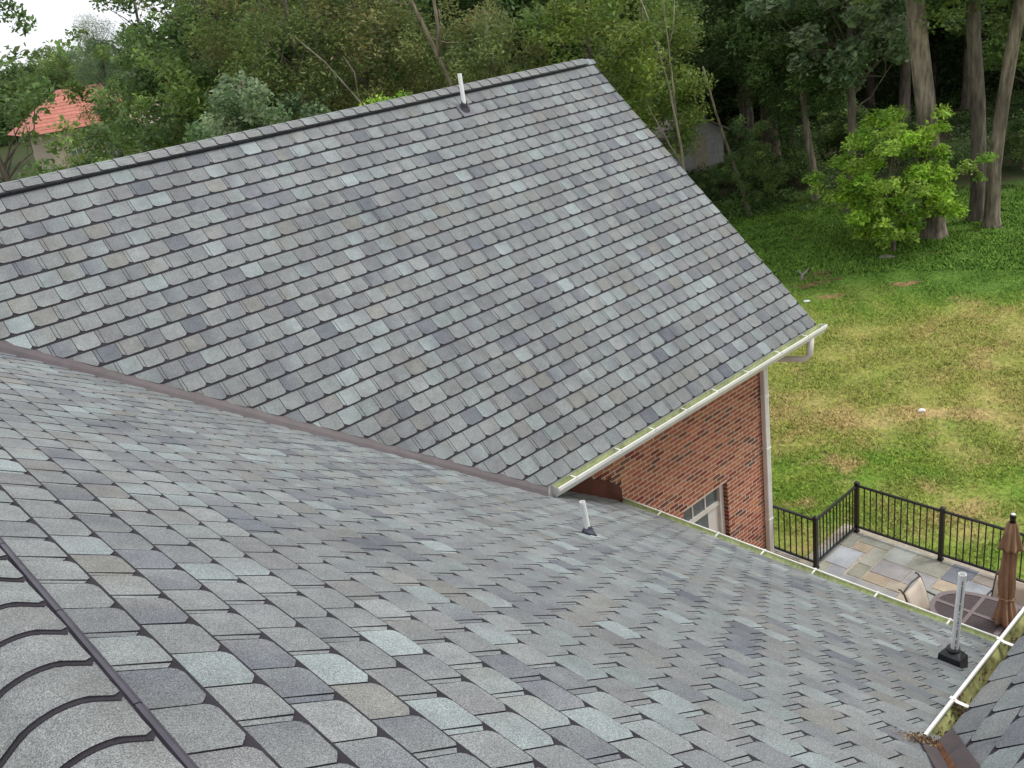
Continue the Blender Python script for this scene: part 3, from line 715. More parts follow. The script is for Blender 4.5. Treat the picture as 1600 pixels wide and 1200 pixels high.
# --- vent pipes
def pipe(x, y, z, r, h, lean, boot, label, ink=False):
    b = Vector((x, y, z)); t = b+Vector((lean[0], lean[1], h)); mb = MB()
    mb.tube([b-Vector((0, 0, .05)), b+(t-b)*.5, t], r, 20, 0, cap=False); mb.tube([t-Vector((0, 0, .12)), t], r*.86, 20, 0, cap=False)
    n = 20; a0 = len(mb.v); 
    for k in range(n):
        a1, a2 = 2*math.pi*k/n, 2*math.pi*(k+1)/n
        mb.face([t+Vector((r*math.cos(q)*s_, r*math.sin(q)*s_, 0)) for q, s_ in ((a1, 1), (a2, 1), (a2, .86), (a1, .86))], 0)
    dk = MB(); p = mb.build('vent_pipe', M['pvc'], house, label=label)
    if ink:        # the maker's print runs up the pipe as a line of small characters
        im = MB(); ax = (t-b).normalized(); tocam = Vector((-x, -y, 0)).normalized(); side = ax.cross(tocam).normalized(); rr = random.Random(5); s = .16
        while s < h-.05:
            ln = rr.uniform(.006, .016); g = .0035
            for wd in (-.0035,):
                base = b+ax*s; o_ = (tocam*math.cos(.18)+side*math.sin(.18))*(r+.0012); q = side*.0038
                im.face([tuple(base+o_-q), tuple(base+o_+q), tuple(base+o_+q+ax*ln), tuple(base+o_-q+ax*ln)], 0)
            s += ln+(g if rr.random() < .75 else rr.uniform(.012, .035))
        im.build('printed_marks', M['ink'], p)
    boot(p, b); return p
def cone_boot(mt, r0, r1, h, F, base=None, flange=None):
    def fn(p, b):
        mb = MB(); N = F.N; U = F.U; V = F.V; n = 24; rings = [(r0, 0), (r0, h*.1), (r0*.92, h*.3), (r0*.7, h*.52), (r1*1.3, h*.72), (r1*1.05, h)]
        base_ = b-N*0.0; prev = None
        for i, (r, z) in enumerate(rings):
            k = i/(len(rings)-1); ax = (N*(1-k)+Vector((0, 0, 1))*k).normalized()
            ring = []
            for j in range(n):
                a = 2*math.pi*j/n; ring.append(tuple(base_+(U*math.cos(a)+V*math.sin(a))*r+(N if i < 2 else Vector((0, 0, 1.15)))*z+N*.012))
            if prev:
                for j in range(n): mb.face([prev[j], prev[(j+1) % n], ring[(j+1) % n], ring[j]], 0, smooth=True)
            prev = ring
        mb.build('boot', mt, p)
        if flange:
            mb = MB(); a, c_, d = flange; q = [(-a, -c_), (a, -c_), (a, d), (-a, d)]
            mb.prism([tuple(b+U*u+V*v+N*.016) for u, v in q], [tuple(b+U*u+V*v+N*.021) for u, v in q], 0); mb.build('flange', M['lead'], p)
        if base:
            mb = MB(); mb.lathe([(0, 0), (base, 0), (base, .006), (0, .006)], n=24)
            R = Matrix((U, V, N)).transposed(); mb.v = [tuple(R@Vector(q)+b+N*.014+V*(-.008)) for q in mb.v]; mb.build('base_ring', M['white'], p)
    return fn
pipe(8.46, 10.38, zA(10.38), .030, .50, (0, 0), cone_boot(M['rubber'], .070, .040, .10, FA, flange=(.11, .12, .09)), 'white vent pipe near the ridge of the far roof, in a grey boot')
pipe(4.615, 4.88, zB(4.615), .025, .35, (-.02, .01), cone_boot(M['bluerubber'], .072, .030, .075, FB, base=.078), 'short thin white vent pipe with a round blue-grey boot on the near roof')
def box_boot(p, b):
    mb = MB(); N, U, V = FB.N, FB.U, FB.V
    f = lambda u, v, h: tuple(b+U*u+V*v+Vector((0, 0, 1))*h)
    def rr(w, d, h, sl): return [f(-w, -d, h-sl), f(w, -d, h-sl), f(w, d, h+sl*0), f(-w, d, h+sl*0)]
    zt_ = lambda w, d: [tuple(Vector(b)+Vector((x, y, 0))) for x, y in ()]
    k = .082; low = [Vector(f(s*k, t*k*1.05, .004)) for s, t in ((-1, -1), (1, -1), (1, 1), (-1, 1))]
    topz = b.z+.115
    up = [Vector((q.x, q.y, topz-(.0 if i > 1 else .03))) for i, q in enumerate(low)]
    up = [b.xy.to_3d()+(q-b.xy.to_3d())*1 for q in up]
    for q in up: q.x = b.x+(q.x-b.x)*.94; q.y = b.y+(q.y-b.y)*.94
    lid = [Vector((b.x+(q.x-b.x)*.50, b.y+(q.y-b.y)*.50, topz+.022)) for q in up]
    mb.prism([tuple(q) for q in low], [tuple(q) for q in up], 0); mb.prism([tuple(q) for q in up], [tuple(q) for q in lid], 0)
    mb.tube([(b.x, b.y, topz+.01), (b.x, b.y, topz+.045)], .046, 18, 0)
    mb.build('boot', M['rubber'], p)
pipe(5.52, 2.17, zB(5.52), .027, .80, (.02, -.025), box_boot, 'tall white pipe with a printed line, in a black box boot near the corner gutter', ink=True)

# ------------------------------------------------------------------ patio
PZ = .15
mb = MB(); mb.box((7.2, 1.0, 0.0), (12.56, 6.86, PZ-.008)); mb.box((XC+.02, 6.861, 0), (11.30, 12, PZ-.008))
patio = mb.build('patio', M['joint'], kind='structure')
k = 9/9.2
R_ = [(12.45, 12.72, 6.02, 6.56, 'ol'), (12.19, 12.45, 6.27, 6.545, 'tan'), (12.19, 12.72, 6.56, 6.9, 'ol2'), (11.62, 12.19, 6.3, 6.72, 'blu'), (11.88, 12.45, 6.02, 6.27, 'ol'), (11.5, 11.88, 6.02, 6.27, 'ol3'),
      (12.19, 12.72, 5.6, 6.02, 'gg'), (12.19, 12.72, 5.07, 5.6, 'ol'), (11.77, 12.19, 5.47, 6.02, 'pur'), (11.77, 12.19, 5.07, 5.47, 'purb'), (11.5, 11.77, 5.62, 6.02, 'tan'), (11.5, 11.77, 5.36, 5.62, 'tan2'),
      (11.29, 11.62, 6.3, 6.58, 'blu2'), (11.29, 11.62, 6.58, 6.9, 'ol3'), (11.62, 12.19, 6.72, 6.9, 'gg'), (11.29, 11.5, 5.89, 6.3, 'gr'), (11.29, 11.5, 5.36, 5.89, 'gr2'), (12.19, 12.72, 4.66, 5.07, 'dkb'), (11.9, 12.19, 4.72, 5.07, 'tan'),
      (11.5, 11.9, 4.9, 5.36, 'gg'), (11.9, 12.4, 4.3, 4.72, 'blu'), (12.4, 12.72, 4.1, 4.66, 'purt')]
SC = dict(ol=(.27, .265, .19), ol2=(.26, .25, .18), ol3=(.25, .25, .17), tan=(.34, .25, .14), tan2=(.29, .235, .15), blu=(.27, .29, .31), blu2=(.25, .255, .275), gg=(.26, .285, .24), pur=(.235, .215, .205), purb=(.25, .24, .24), gr=(.25, .255, .25), gr2=(.23, .225, .21), dkb=(.17, .18, .215), purt=(.27, .22, .17))
stones = [(a*k, b*k, c*k, d*k, SC[e]) for a, b, c, d, e in R_]
occ = lambda x, y: any(a < x < b and c < y < d for a, b, c, d, _ in stones)
G = .135
for x in np.arange(12.44-G/2, 7.3, -G):
    for y in np.arange(6.70, 1.1, -G):
        if occ(x, y): continue
        w = rng.choice([2, 3, 4])*G; h = rng.choice([2, 3, 4])*G; x1 = x+G/2; x0 = x1-w; y1 = y+G/2; y0 = y1-h
        # shrink until free
        while x1-x0 > G*.9 and any(a < x1-1e-3 and b > x0+1e-3 and c < y1-1e-3 and d > y0+1e-3 for a, b, c, d, _ in stones): x0 += G
        while y1-y0 > G*.9 and any(a < x1-1e-3 and b > x0+1e-3 and c < y1-1e-3 and d > y0+1e-3 for a, b, c, d, _ in stones): y0 += G
        if x1-x0 > .1 and y1-y0 > .1 and not any(a < x1-1e-3 and b > x0+1e-3 and c < y1-1e-3 and d > y0+1e-3 for a, b, c, d, _ in stones):
            stones.append((x0, x1, y0, y1, list(SC.values())[rng.integers(len(SC))]))
for i in range(16): stones.append((XC+.04, 11.28, 6.90+i*.35, 6.90+(i+1)*.35, SC['gr2']))
for a, b, c, d, q in stones:
    m_ = MB(); g = .008; z = PZ+rng.uniform(0, .003); j = .004; a += g; b -= g; c += g; d -= g
    q = np.array(q); q = (q*.62+q.mean()*.38)*1.34*rng.uniform(.93, 1.08); q2 = q*rng.uniform(.85, 1.15)
    m_.prism([(a, c, PZ-.02), (b, c, PZ-.02), (b, d, PZ-.02), (a, d, PZ-.02)], [(a+j, c+j, z), (b-j, c+j, z), (b-j, d-j, z), (a+j, d-j, z)], 0, cs=[tuple(q), tuple(q2), tuple(q), tuple(q2)], c=tuple(q))
    m_.build('paving_stone', M['stone'], patio)

# fence
fence = thing('railing', 'black metal railing with square posts around the stone patio', 'fence', (11.12, 6.57, PZ))
def fpost(x, y):
    mb = MB(); w = .032; X, Y = x-11.12, y-6.57
    mb.box((X-w, Y-w, 0), (X+w, Y+w, .945)); mb.box((X-w-.005, Y-w-.005, .945), (X+w+.005, Y+w+.005, .962)); mb.prism([(X-w, Y-w, .962), (X+w, Y-w, .962), (X+w, Y+w, .962), (X-w, Y+w, .962)], [(X-.01, Y-.01, .975), (X+.01, Y-.01, .975), (X+.01, Y+.01, .975), (X-.01, Y+.01, .975)])
    mb.box((X-w-.008, Y-w-.008, 0), (X+w+.008, Y+w+.008, .03)); mb.build('post', M['iron'], fence)
def fpanel(p, q):
    p, q = Vector((*p, 0)), Vector((*q, 0)); o = Vector((11.12, 6.57, 0)); d = (q-p).normalized(); L = (q-p).length; nn = Vector((-d.y, d.x, 0))
    def bar(s0, s1, z0, z1, w, name):
        mb = MB(); f = lambda s, t, z: tuple(p-o+d*s+nn*t+Vector((0, 0, z)))
        c4 = [(s0, -w), (s1, -w), (s1, w), (s0, w)]; mb.prism([f(s, t, z0) for s, t in c4], [f(s, t, z1) for s, t in c4], 0, bottom=True); mb.build(name, M['iron'], fence)
    bar(.03, L-.03, .885, .915, .019, 'top_rail'); bar(.03, L-.03, .09, .122, .016, 'bottom_rail')
    n = max(1, round((L-.06)/.105)); 
    for i in range(1, n): bar(.03+(L-.06)*i/n-.008, .03+(L-.06)*i/n+.008, .122, .885, .008, 'picket')
FP = [(11.14, 9.3), (11.12, 6.57), (12.42, 6.57), (12.40, 5.15), (12.40, 3.75), (12.40, 2.35)]
for x, y in FP: fpost(x, y)
for a, b in zip(FP[:-1], FP[1:]): fpanel(a, b)

# table
tb = thing('patio_table', 'oval brown cast patio table with woven-look lattice top', 'table', (10.5, 3.51, PZ))
def oval(a, b, n=64, e=2.5): return [(math.copysign(abs(math.cos(t))**(2/e), math.cos(t))*a, math.copysign(abs(math.sin(t))**(2/e), math.sin(t))*b) for t in (2*math.pi*i/n for i in range(n))]
mb = MB(); o1, o2 = oval(.485, .93), oval(.42, .865)
for i in range(64):
    j = (i+1) % 64; mb.prism([(*o1[i], .70), (*o1[j], .70), (*o2[j], .70), (*o2[i], .70)], [(*o1[i], .725), (*o1[j], .725), (*o2[j], .722), (*o2[i], .722)], 0, bottom=True)
mb.build('rim', M['tabletop'], tb)
for lo, hi in (((-.42, .39, .700), (.42, .44, .723)), ((-.42, -.03, .700), (.42, .03, .723)), ((-.42, -.44, .70), (.42, -.39, .723)), ((-.028, -.88, .701), (.028, .88, .724))):
    mb = MB(); mb.box(lo, hi); mb.build('crossbar', M['tabletop'], tb)
mb = MB(); st = .030
inside = lambda x, y: abs(x/.44)**2.5+abs(y/.885)**2.5 < 1
for dx, dy in ((1, 1), (1, -1)):
    for q in np.arange(-1.4, 1.4, st):
        run = None; x = -.45
        for s in np.arange(-.46, .4601, .02):
            X, Y = s, q+dy*s
            if inside(X, Y):
                if run is None: run = (X, Y)
                last = (X, Y)
            elif run is not None:
                mb.prism([(run[0]-.005, run[1]+.005*dy, .704), (last[0]-.005, last[1]+.005*dy, .704), (last[0]+.005, last[1]-.005*dy, .704), (run[0]+.005, run[1]-.005*dy, .704)], [(run[0]-.005, run[1]+.005*dy, .714), (last[0]-.005, last[1]+.005*dy, .714), (last[0]+.005, last[1]-.005*dy, .714), (run[0]+.005, run[1]-.005*dy, .714)], 0); run = None
mb.build('lattice', M['tabletop'], tb, kind='stuff')
for sx in (-1, 1):
    for sy in (-1, 1): mb = MB(); mb.tube([(sx*.30, sy*.62, .70), (sx*.27, sy*.58, .45), (sx*.31, sy*.64, .2), (sx*.36, sy*.72, 0)], [.022, .018, .018, .024], 8); mb.build('leg', M['bronze'], tb)

def chair(loc, rz, label):
    t = thing('patio_chair', label, 'chair', loc, rz, 'sling chairs round the patio table')      # faces local +X
    for s in (-1, 1):
        y = s*.265; mb = MB()
        mb.tube([(.25, y, 0), (.255, y, .2), (.24, y, .42)], .013, 8); mb.build('leg', M['bronze'], t)
        mb = MB(); mb.tube([(-.30, y, 0), (-.25, y, .22), (-.20, y, .41)], .013, 8); mb.build('leg', M['bronze'], t)
        mb = MB(); mb.tube([(.26, y*.92, .42), (.05, y*.92, .40), (-.17, y*.92, .41), (-.24, y*.92, .52), (-.30, y*.92, .72), (-.37, y*.92, .90), (-.42, y*.92, .95), (-.445, y*.92, .945)], .013, 8); mb.build('side_rail', M['bronze'], t)
        mb = MB(); mb.tube([(-.295, y*.95, .70), (-.22, y*1.05, .665), (-.05, y*1.1, .635), (.14, y*1.1, .625), (.24, y*1.1, .60), (.265, y*1.05, .54), (.25, y*1.0, .43)], [.012, .014, .016, .017, .015, .013, .012], 8); mb.build('armrest', M['bronze'], t)
    mb = MB(); mb.tube([(-.385, -.24, .915), (-.395, 0, .935), (-.385, .24, .915)], .012, 8); mb.tube([(.25, -.24, .415), (.25, .24, .415)], .011, 8); mb.tube([(-.2, -.24, .40), (-.2, .24, .40)], .011, 8); mb.build('crossbar', M['bronze'], t)
    def sling(path, name):
        mb = MB(); ny = 6
        for (x0, z0), (x1, z1) in zip(path[:-1], path[1:]):
            for j in range(ny):
                ya, yb = -.235+.47*j/ny, -.235+.47*(j+1)/ny; sg = lambda y: -.018*(1-(y/.235)**2)
                mb.face([(x0, ya, z0+sg(ya)), (x1, ya, z1+sg(ya)), (x1, yb, z1+sg(yb)), (x0, yb, z0+sg(yb))], 0, smooth=True)
        o = mb.build(name, M['sling'], t); weld(o.data); s_ = o.modifiers.new('t', 'SOLIDIFY'); s_.thickness = .006
    sling([(.25, .428), (.15, .415), (.0, .405), (-.12, .41), (-.17, .42)], 'seat')
    sling([(-.175, .43), (-.225, .52), (-.26, .62), (-.29, .72), (-.33, .82), (-.372, .91)], 'backrest')
    return t
chair((10.38, 4.30, PZ), -math.pi/2, 'cream sling chair at the near end of the oval table, facing along it')
chair((10.86, 3.66, PZ), math.pi, 'cream sling chair behind the table, half hidden by the closed umbrella')

# umbrella
um = thing('patio_umbrella', 'closed brown canvas patio umbrella standing in the table', 'umbrella', (10.5, 3.51, PZ))
mb = MB(); mb.tube([(0, 0, .03), (0, 0, 1.2), (.0, .0, 2.30)], .019, 12); mb.build('pole', M['bronze'], um)
mb = MB(); mb.lathe([(0, 0), (.23, 0), (.24, .03), (.22, .06), (.06, .08), (.03, .12), (.03, .3), (0, .3)], n=28); mb.build('base', M['bronze'], um)
mb = MB(); mb.lathe([(0, 2.28), (.034, 2.28), (.036, 2.37), (.03, 2.385), (0, 2.387)], n=20); mb.build('finial', M['iron'], um)
mb = MB(); mb.lathe([(0, 2.387), (.029, 2.386), (.027, 2.394), (0, 2.396)], n=16); mb.build('finial_cap', M['white'], um)
def fold(depth, n=8, ph=0, tw=0): return lambda r, z, a: r*(1+depth*math.cos(n*(a+tw*z)+ph)+depth*.4*math.cos(5*a+z*7)+.05*math.sin(13*a+z*11))
mb = MB(); mb.lathe([(.038, 2.275), (.060, 2.22), (.078, 2.12), (.098, 2.02), (.118, 1.93), (.126, 1.90), (.11, 1.905), (.08, 1.93)], n=96, fr=fold(.17, 8)); mb.build('vent_flap', M['canvas'], um)
mb = MB(); mb.lathe([(0.043, 2.0), (0.071, 1.90), (0.072, 1.78), (0.076, 1.6), (0.084, 1.45), (0.086, 1.32), (0.076, 1.18), (0.069, 1.13), (0.074, 1.10), (0.090, 1.0), (0.110, .90), (0.127, .80), (0.131, .775), (0.103, .78), (0.043, .80)], n=128, fr=fold(.20, 8, .7, .35))
mb.build('canopy', M['canvas'], um)
mb = MB(); mb.lathe([(.089, 1.135), (.097, 1.14), (.098, 1.165), (.090, 1.17)], n=48, fr=fold(.12, 8, .7, .35)); mb.build('strap', M['canvas'], um)
mb = MB(); mb.tube([(0, 0, .74), (0, 0, .80)], .030, 12); mb.build('collar', M['bronze'], um)

# things lying on the lawn
def pol(az, d): a = math.radians(az); return d*math.cos(a), d*math.sin(a)
def rock(az, d, r, m, label, cat, name='rock', seed=0, flat=.6, group=None):
    rr = random.Random(seed); x, y = pol(az, d); mb = MB(); n = 10; prof = [(0, -.3), (.7, -.25), (1, .1), (.93, .45), (.6, .8), (.25, .95), (0, 1)]
    ph = [rr.uniform(0, 6) for _ in range(3)]
    mb.lathe([(q[0]*r, q[1]*r*flat) for q in prof], (0, 0, 0), n, fr=lambda R, z, a: R*(1+.18*math.cos(2*a+ph[0])+.12*math.cos(3*a+ph[1]+z*9)+.08*math.cos(5*a+ph[2])))
    return mb.build(name, m, label=label, cat=cat, group=group, loc=(x, y, gh(x, y)+r*flat*.2))
rock(24.05, 19.27, .075, M['whiterock'], 'small round white ball lying alone in the mottled lawn', 'ball', 'ball', 3, .9)
rock(30.9, 26.6, .09, M['whiterock'], 'small white stone in the grass just beyond the far roof rake', 'stone', 'rock', 4, .5)
rock(26.2, 30.5, .22, M['rock'], 'flat brown stone beside a smaller one in front of the bright green tree', 'stone', 'rock', 5, .35)
rock(26.55, 30.45, .11, M['rock'], 'small pale stone next to the flat brown stone on the grass', 'stone', 'rock', 6, .7)
x, y = pol(31.0, 29.2); mb = MB(); mb.tube([(-.6, -.25, .02), (-.2, -.05, .05), (.3, .08, .04), (.8, .25, .02)], [.045, .05, .04, .02], 8, c=(.30, .27, .22)); mb.tube([(-.2, -.05, .05), (0, .22, .06), (.1, .5, .03)], [.025, .02, .01], 6, c=(.3, .27, .22))
mb.build('fallen_branch', M['bark'], label='grey fallen branch lying in the grass near the reddish soil patches', cat='branch', loc=(x, y, gh(x, y)))

# ------------------------------------------------------------------ trees
def leafcloud(name, centres, radii, per, size, pal, var=.18, flat=.75, drop=0.0, aspect=.55, seed=0, up=.55):
    r = np.random.default_rng(seed); C = []; K = []
    for c, rad, n in zip(centres, radii, per):
        d = r.normal(0, 1, (n, 3)); d /= np.linalg.norm(d, axis=1)[:, None]; q = r.random(n)**.45
        p = d*q[:, None]*rad; p[:, 2] *= flat; p[:, 2] -= drop*(p[:, 0]**2+p[:, 1]**2)/rad
        p += r.normal(0, rad*.07, (n, 3)); C.append(p+np.asarray(c)); tone = r.normal(1, .16); k = r.integers(len(pal)); K.append(np.tile(np.array(pal[k])*tone, (n, 1)))
    C = np.concatenate(C); K = np.concatenate(K); n = len(C)
    K = K*np.clip(r.normal(1, var, (n, 1)), .45, 1.7)*np.clip(r.normal(1, .05, (n, 3)), .8, 1.2)
    nrm = r.normal(0, 1, (n, 3)); nrm[:, 2] = np.abs(nrm[:, 2])+up; nrm /= np.linalg.norm(nrm, axis=1)[:, None]
    a = np.cross(nrm, r.normal(0, 1, (n, 3))); a /= np.linalg.norm(a, axis=1)[:, None]; b = np.cross(nrm, a)
    L = size*np.clip(r.normal(1, .28, (n, 1)), .4, 1.8)
    return quads_mesh(name, C, a*L, b*L*aspect, np.clip(K, .004, .9), M['leaf'])

def tree_meshes(seed, H, cz, cr, cy_, nclump, per, size, pal, trunk_r=.2, bark=(.16, .13, .10), lean=(0, 0), crad=.85, flat=.75, drop=0.0, aspect=.55, forks=1, fill=.35, var=.18, up=.55, bowl=False, wob=.12, clumpf=1.0, tpath=None):
    """cz: centre height of the crown, cr horizontal radius, cy_ half-height"""
    r = np.random.default_rng(seed); cs = []; rads = []; pers = []
    while len(cs) < nclump:
        d = r.normal(0, 1, 3); d /= np.linalg.norm(d); q = r.random()**fill
        p = d*q*np.array([cr, cr, cy_]); ang = math.atan2(p[1], p[0])
        w = 1+.22*math.sin(3*ang+seed)+.14*math.sin(5*ang+p[2]*1.3); p[:2] *= w
        if bowl: p[:2] *= .55+.45*(1-abs(p[2]/cy_))
        cs.append(p+np.array([lean[0]*cz/H, lean[1]*cz/H, cz])); rad = crad*r.uniform(.6, 1.25); rads.append(rad); pers.append(int(per*r.uniform(.6, 1.3)*(rad/crad)**2))
    crown = leafcloud('crown', cs, rads, pers, size, pal, var, flat, drop, aspect, seed+100, up)
    mb = MB(); n = 9; path = []
    for i in range(n):
        k = i/(n-1); path.append(Vector((lean[0]*k+wob*math.sin(k*4+seed)*k, lean[1]*k+wob*math.cos(k*5+seed)*k, k*H*.93)))
    if tpath: path = [Vector(p) for p in tpath]; n = len(path)
    rr = [trunk_r*(1-.8*i/(n-1))+(trunk_r*.35 if i == 0 else 0) for i in range(n)]
    p0 = path[0]; fl = [p0-Vector((0, 0, .15)), p0, p0+(path[1]-p0)*.12, p0+(path[1]-p0)*.35]+path[1:]
    mb.tube(fl, [trunk_r*1.75, trunk_r*1.45, trunk_r*1.15, trunk_r*1.0]+rr[1:], 10, c=bark)
    for i in r.choice(len(cs), max(3, int(len(cs)*.4)), replace=False):
        c = Vector(cs[i]); k = min(.92, max(.25, (c.z-abs(c.x)*.3-1.2)/H)); f = k*(n-1); i0 = min(n-2, int(f)); b = path[i0].lerp(path[i0+1], f-i0); br = trunk_r*(1-.8*k)*.45
        m1 = b.lerp(c, .5)+Vector(r.normal(0, .25, 3)); mb.tube([b, b.lerp(m1, .5)+Vector((0, 0, .1)), m1, c], [br, br*.75, br*.5, br*.15], 5, c=bark, cap=False)
    return mb.mesh('trunk', [M['bark']]), crown
def place(ms, az, d, rz, s, label, group=None, name='tree', cat='tree', sz=None, z=None):
    x, y = pol(az, d); t = thing(name, label, cat, (x, y, gh(x, y) if z is None else z), rz, group); t.scale = (s, s, sz or s)
    if ms[0]: link('trunk', ms[0], t)
    if ms[1]: link('crown', ms[1], t)
    return t
MID = [(.165, .255, .070), (.130, .210, .064), (.210, .300, .082), (.100, .165, .052)]
SIL = [(.250, .335, .180), (.190, .275, .135), (.130, .205, .090), (.31, .39, .23)]
OLV = [(.185, .230, .066), (.225, .245, .080), (.140, .185, .055), (.215, .200, .075), (.12, .17, .05)]
BRT = [(.32, .50, .055), (.37, .56, .065), (.21, .37, .045), (.40, .57, .10)]
YGR = [(.210, .290, .055), (.170, .245, .05), (.240, .300, .07), (.130, .20, .04)]
DRK = [(.105, .180, .052), (.078, .140, .042), (.140, .225, .062), (.110, .160, .052)]
PIN = [(.160, .225, .120), (.130, .195, .100), (.19, .26, .135)]
PAD = (.17, .145, .115)
t_mid = tree_meshes(1, 13.5, 8.3, 3.9, 4.6, 150, 200, .105, MID, .22, crad=.72)
t_mid2 = tree_meshes(2, 15, 8.8, 4.2, 5.2, 160, 200, .11, MID, .25, crad=.78)
t_sil = tree_meshes(3, 9, 6.2, 2.1, 2.5, 75, 300, .080, SIL, .14, crad=.5, drop=.15)
t_olv = tree_meshes(4, 13, 8.2, 3.0, 4.4, 150, 200, .080, OLV, .18, bark=PAD, crad=.75, drop=.35, aspect=.35)
t_olv2 = tree_meshes(5, 10, 7.0, 2.0, 2.6, 75, 200, .075, OLV, .12, bark=PAD, crad=.6, drop=.4, aspect=.32)
t_drk = tree_meshes(6, 15, 8.0, 3.6, 6.0, 150, 190, .115, DRK, .26, bark=(.09, .07, .055), crad=.85)
t_ygr = tree_meshes(7, 12, 7.2, 2.6, 3.8, 100, 180, .085, YGR, .10, bark=PAD, crad=.65, aspect=.45)
t_pin = tree_meshes(8, 12.0, 8.9, 2.2, 2.9, 110, 330, .075, PIN, .16, bark=(.10, .08, .065), crad=.65, aspect=.13, up=.1, drop=-.25)
t_spr = tree_meshes(9, 14, 9.2, 2.9, 4.6, 56, 150, .10, MID, .17, bark=(.12, .10, .085), crad=.6, wob=.5)
t_brt = tree_meshes(10, 5.2, 2.75, 2.3, 2.35, 135, 200, .074, BRT, .07, crad=.38, flat=.6, drop=.3, aspect=.5, var=.32, wob=.3)
t_bush = tree_meshes(11, 2.4, 1.2, 1.3, 1.0, 40, 260, .05, MID, .05, crad=.42)
t_bbush = tree_meshes(12, 7.4, 6.0, 1.5, 1.25, 44, 300, .055, BRT, .08, crad=.5)

place(t_spr, 76.4, 31, 0, .93, 'sparse-leaved tree standing against the white sky at the edge')
place(t_mid2, 73.0, 112, 2, .82, 'green tree rising behind the left end of the red roof')
place(t_pin, 70.4, 62, 0, 1.0, 'feathery grey-green tree in front of the red roof')
place(t_spr, 67.6, 46, 1, 1.02, 'tall green tree with dark trunk showing patches of white sky')
place(t_ygr, 71.9, 60, 1, .66, 'slim light green tree between the two parts of the red roof')
place(t_bush, 73.4, 58, 0, 2.2, 'low round light green bush below the red roof', name='shrub', cat='shrub')
place(t_mid, 64.6, 37, 2.3, 1.0, 'large lush mid green tree over the left half of the ridge')
place(t_sil, 63.5, 29, 0, .98, 'silvery pale-leaved tree just above the ridge caps')
place(t_mid, 66.6, 43, 4, .85, 'green tree right of the red roofed house')
place(t_olv, 60.2, 33, 0, 1.0, 'olive brown feathery tree beside the silvery one')
place(t_olv, 56.2, 36, 2, 1.0, 'olive tree with yellowish tips behind the thin leaning pole')
place(t_bbush, 55.2, 27.5, 0, .98, 'bright green bushy sapling peeping over the ridge')
place(t_mid2, 57.6, 47, 2, 1.05, 'dark lush tree filling the gap between the olive trees')
place(t_drk, 53.2, 43, 1, 1.0, 'dark green tree behind the forked bare trunk')
place(t_olv2, 51.6, 33, 1, 1.0, 'small olive tree just behind the ridge vent pipe')
place(t_drk, 48.2, 42, 3, 1.05, 'very dark dense tree above the middle of the ridge')
place(t_olv2, 48.6, 31, 3, .98, 'small yellowish olive tree close behind the ridge caps')
place(t_drk, 44.6, 44, 5, 1.0, 'dark tree behind the peak of the far roof')
place(t_ygr, 43.0, 31, 0, .98, 'yellow-green tree leaning over the roof peak')
place(t_ygr, 39.9, 33.5, 2, .86, 'yellow-green tree with pale thin stems beside the rake')
place(t_mid, 41.5, 42, 1, .9, 'mid green tree behind the pale stems')
place(t_mid2, 33.9, 55, 3, .85, 'spreading green tree above the little shed')
# dead forked trunk and leaning poles
def bare(az, d, paths, label, c=PAD, cat='tree'):
    x, y = pol(az, d); a = math.radians(az); t = thing('bare_tree', label, cat, (x, y, 0)); side = Vector((math.sin(a), -math.cos(a), 0))   # +side = to the right seen from the house
    for i, (pts, r0, r1) in enumerate(paths):
        mb = MB(); P = [side*p[0]+Vector((0, 0, p[1]))+Vector((math.cos(a), math.sin(a), 0))*(p[2] if len(p) > 2 else 0) for p in pts]; n = len(P)
        mb.tube(P, [r0+(r1-r0)*k/(n-1) for k in range(n)], 8, c=c); mb.build('trunk' if i == 0 else 'branch', M['bark'], t)
bare(50.9, 30.6, [([(.5, -.2), (.35, 3), (.1, 5.5), (-.30, 7.2), (-.75, 8.7), (-1.25, 10.2), (-1.5, 11.5)], .095, .045), ([(-.55, 7.9), (-.40, 8.9), (-.38, 10.3), (-.2, 11.8)], .07, .03), ([(-.75, 8.6), (-.2, 8.35), (.35, 8.3)], .03, .01), ([(-1.2, 9.6), (-1.7, 9.8), (-2.2, 10.4)], .025, .01)],
     'bare forked grey-brown trunk rising left of the ridge vent pipe', (.20, .165, .12))
bare(56.5, 28.5, [([(.9, -.2), (.5, 3.5), (.25, 6), (-.25, 7.2), (-1.0, 8.4), (-1.7, 9.2)], .05, .012), ([(-.25, 7.2), (-.22, 8.0), (-.45, 8.5)], .025, .01)], 'thin bare leaning trunk between the olive trees', (.22, .19, .14))
bare(38.4, 30.8, [([(.35, -.2), (.3, 2), (.2, 4), (-.05, 6), (-.5, 8), (-1.0, 9.6)], .065, .02), ([(.1, 5.2), (.05, 6.5), (-.05, 8.5), (-.2, 9.5)], .035, .012), ([(.25, 3.4), (-.2, 4.3), (-.7, 5.4), (-1.1, 6.6)], .03, .01), ([(-.2, 6.6), (.2, 7.8), (.35, 9)], .02, .008)],
     'slender pale multi-stemmed tree with few leaves beside the rake', (.30, .27, .21))
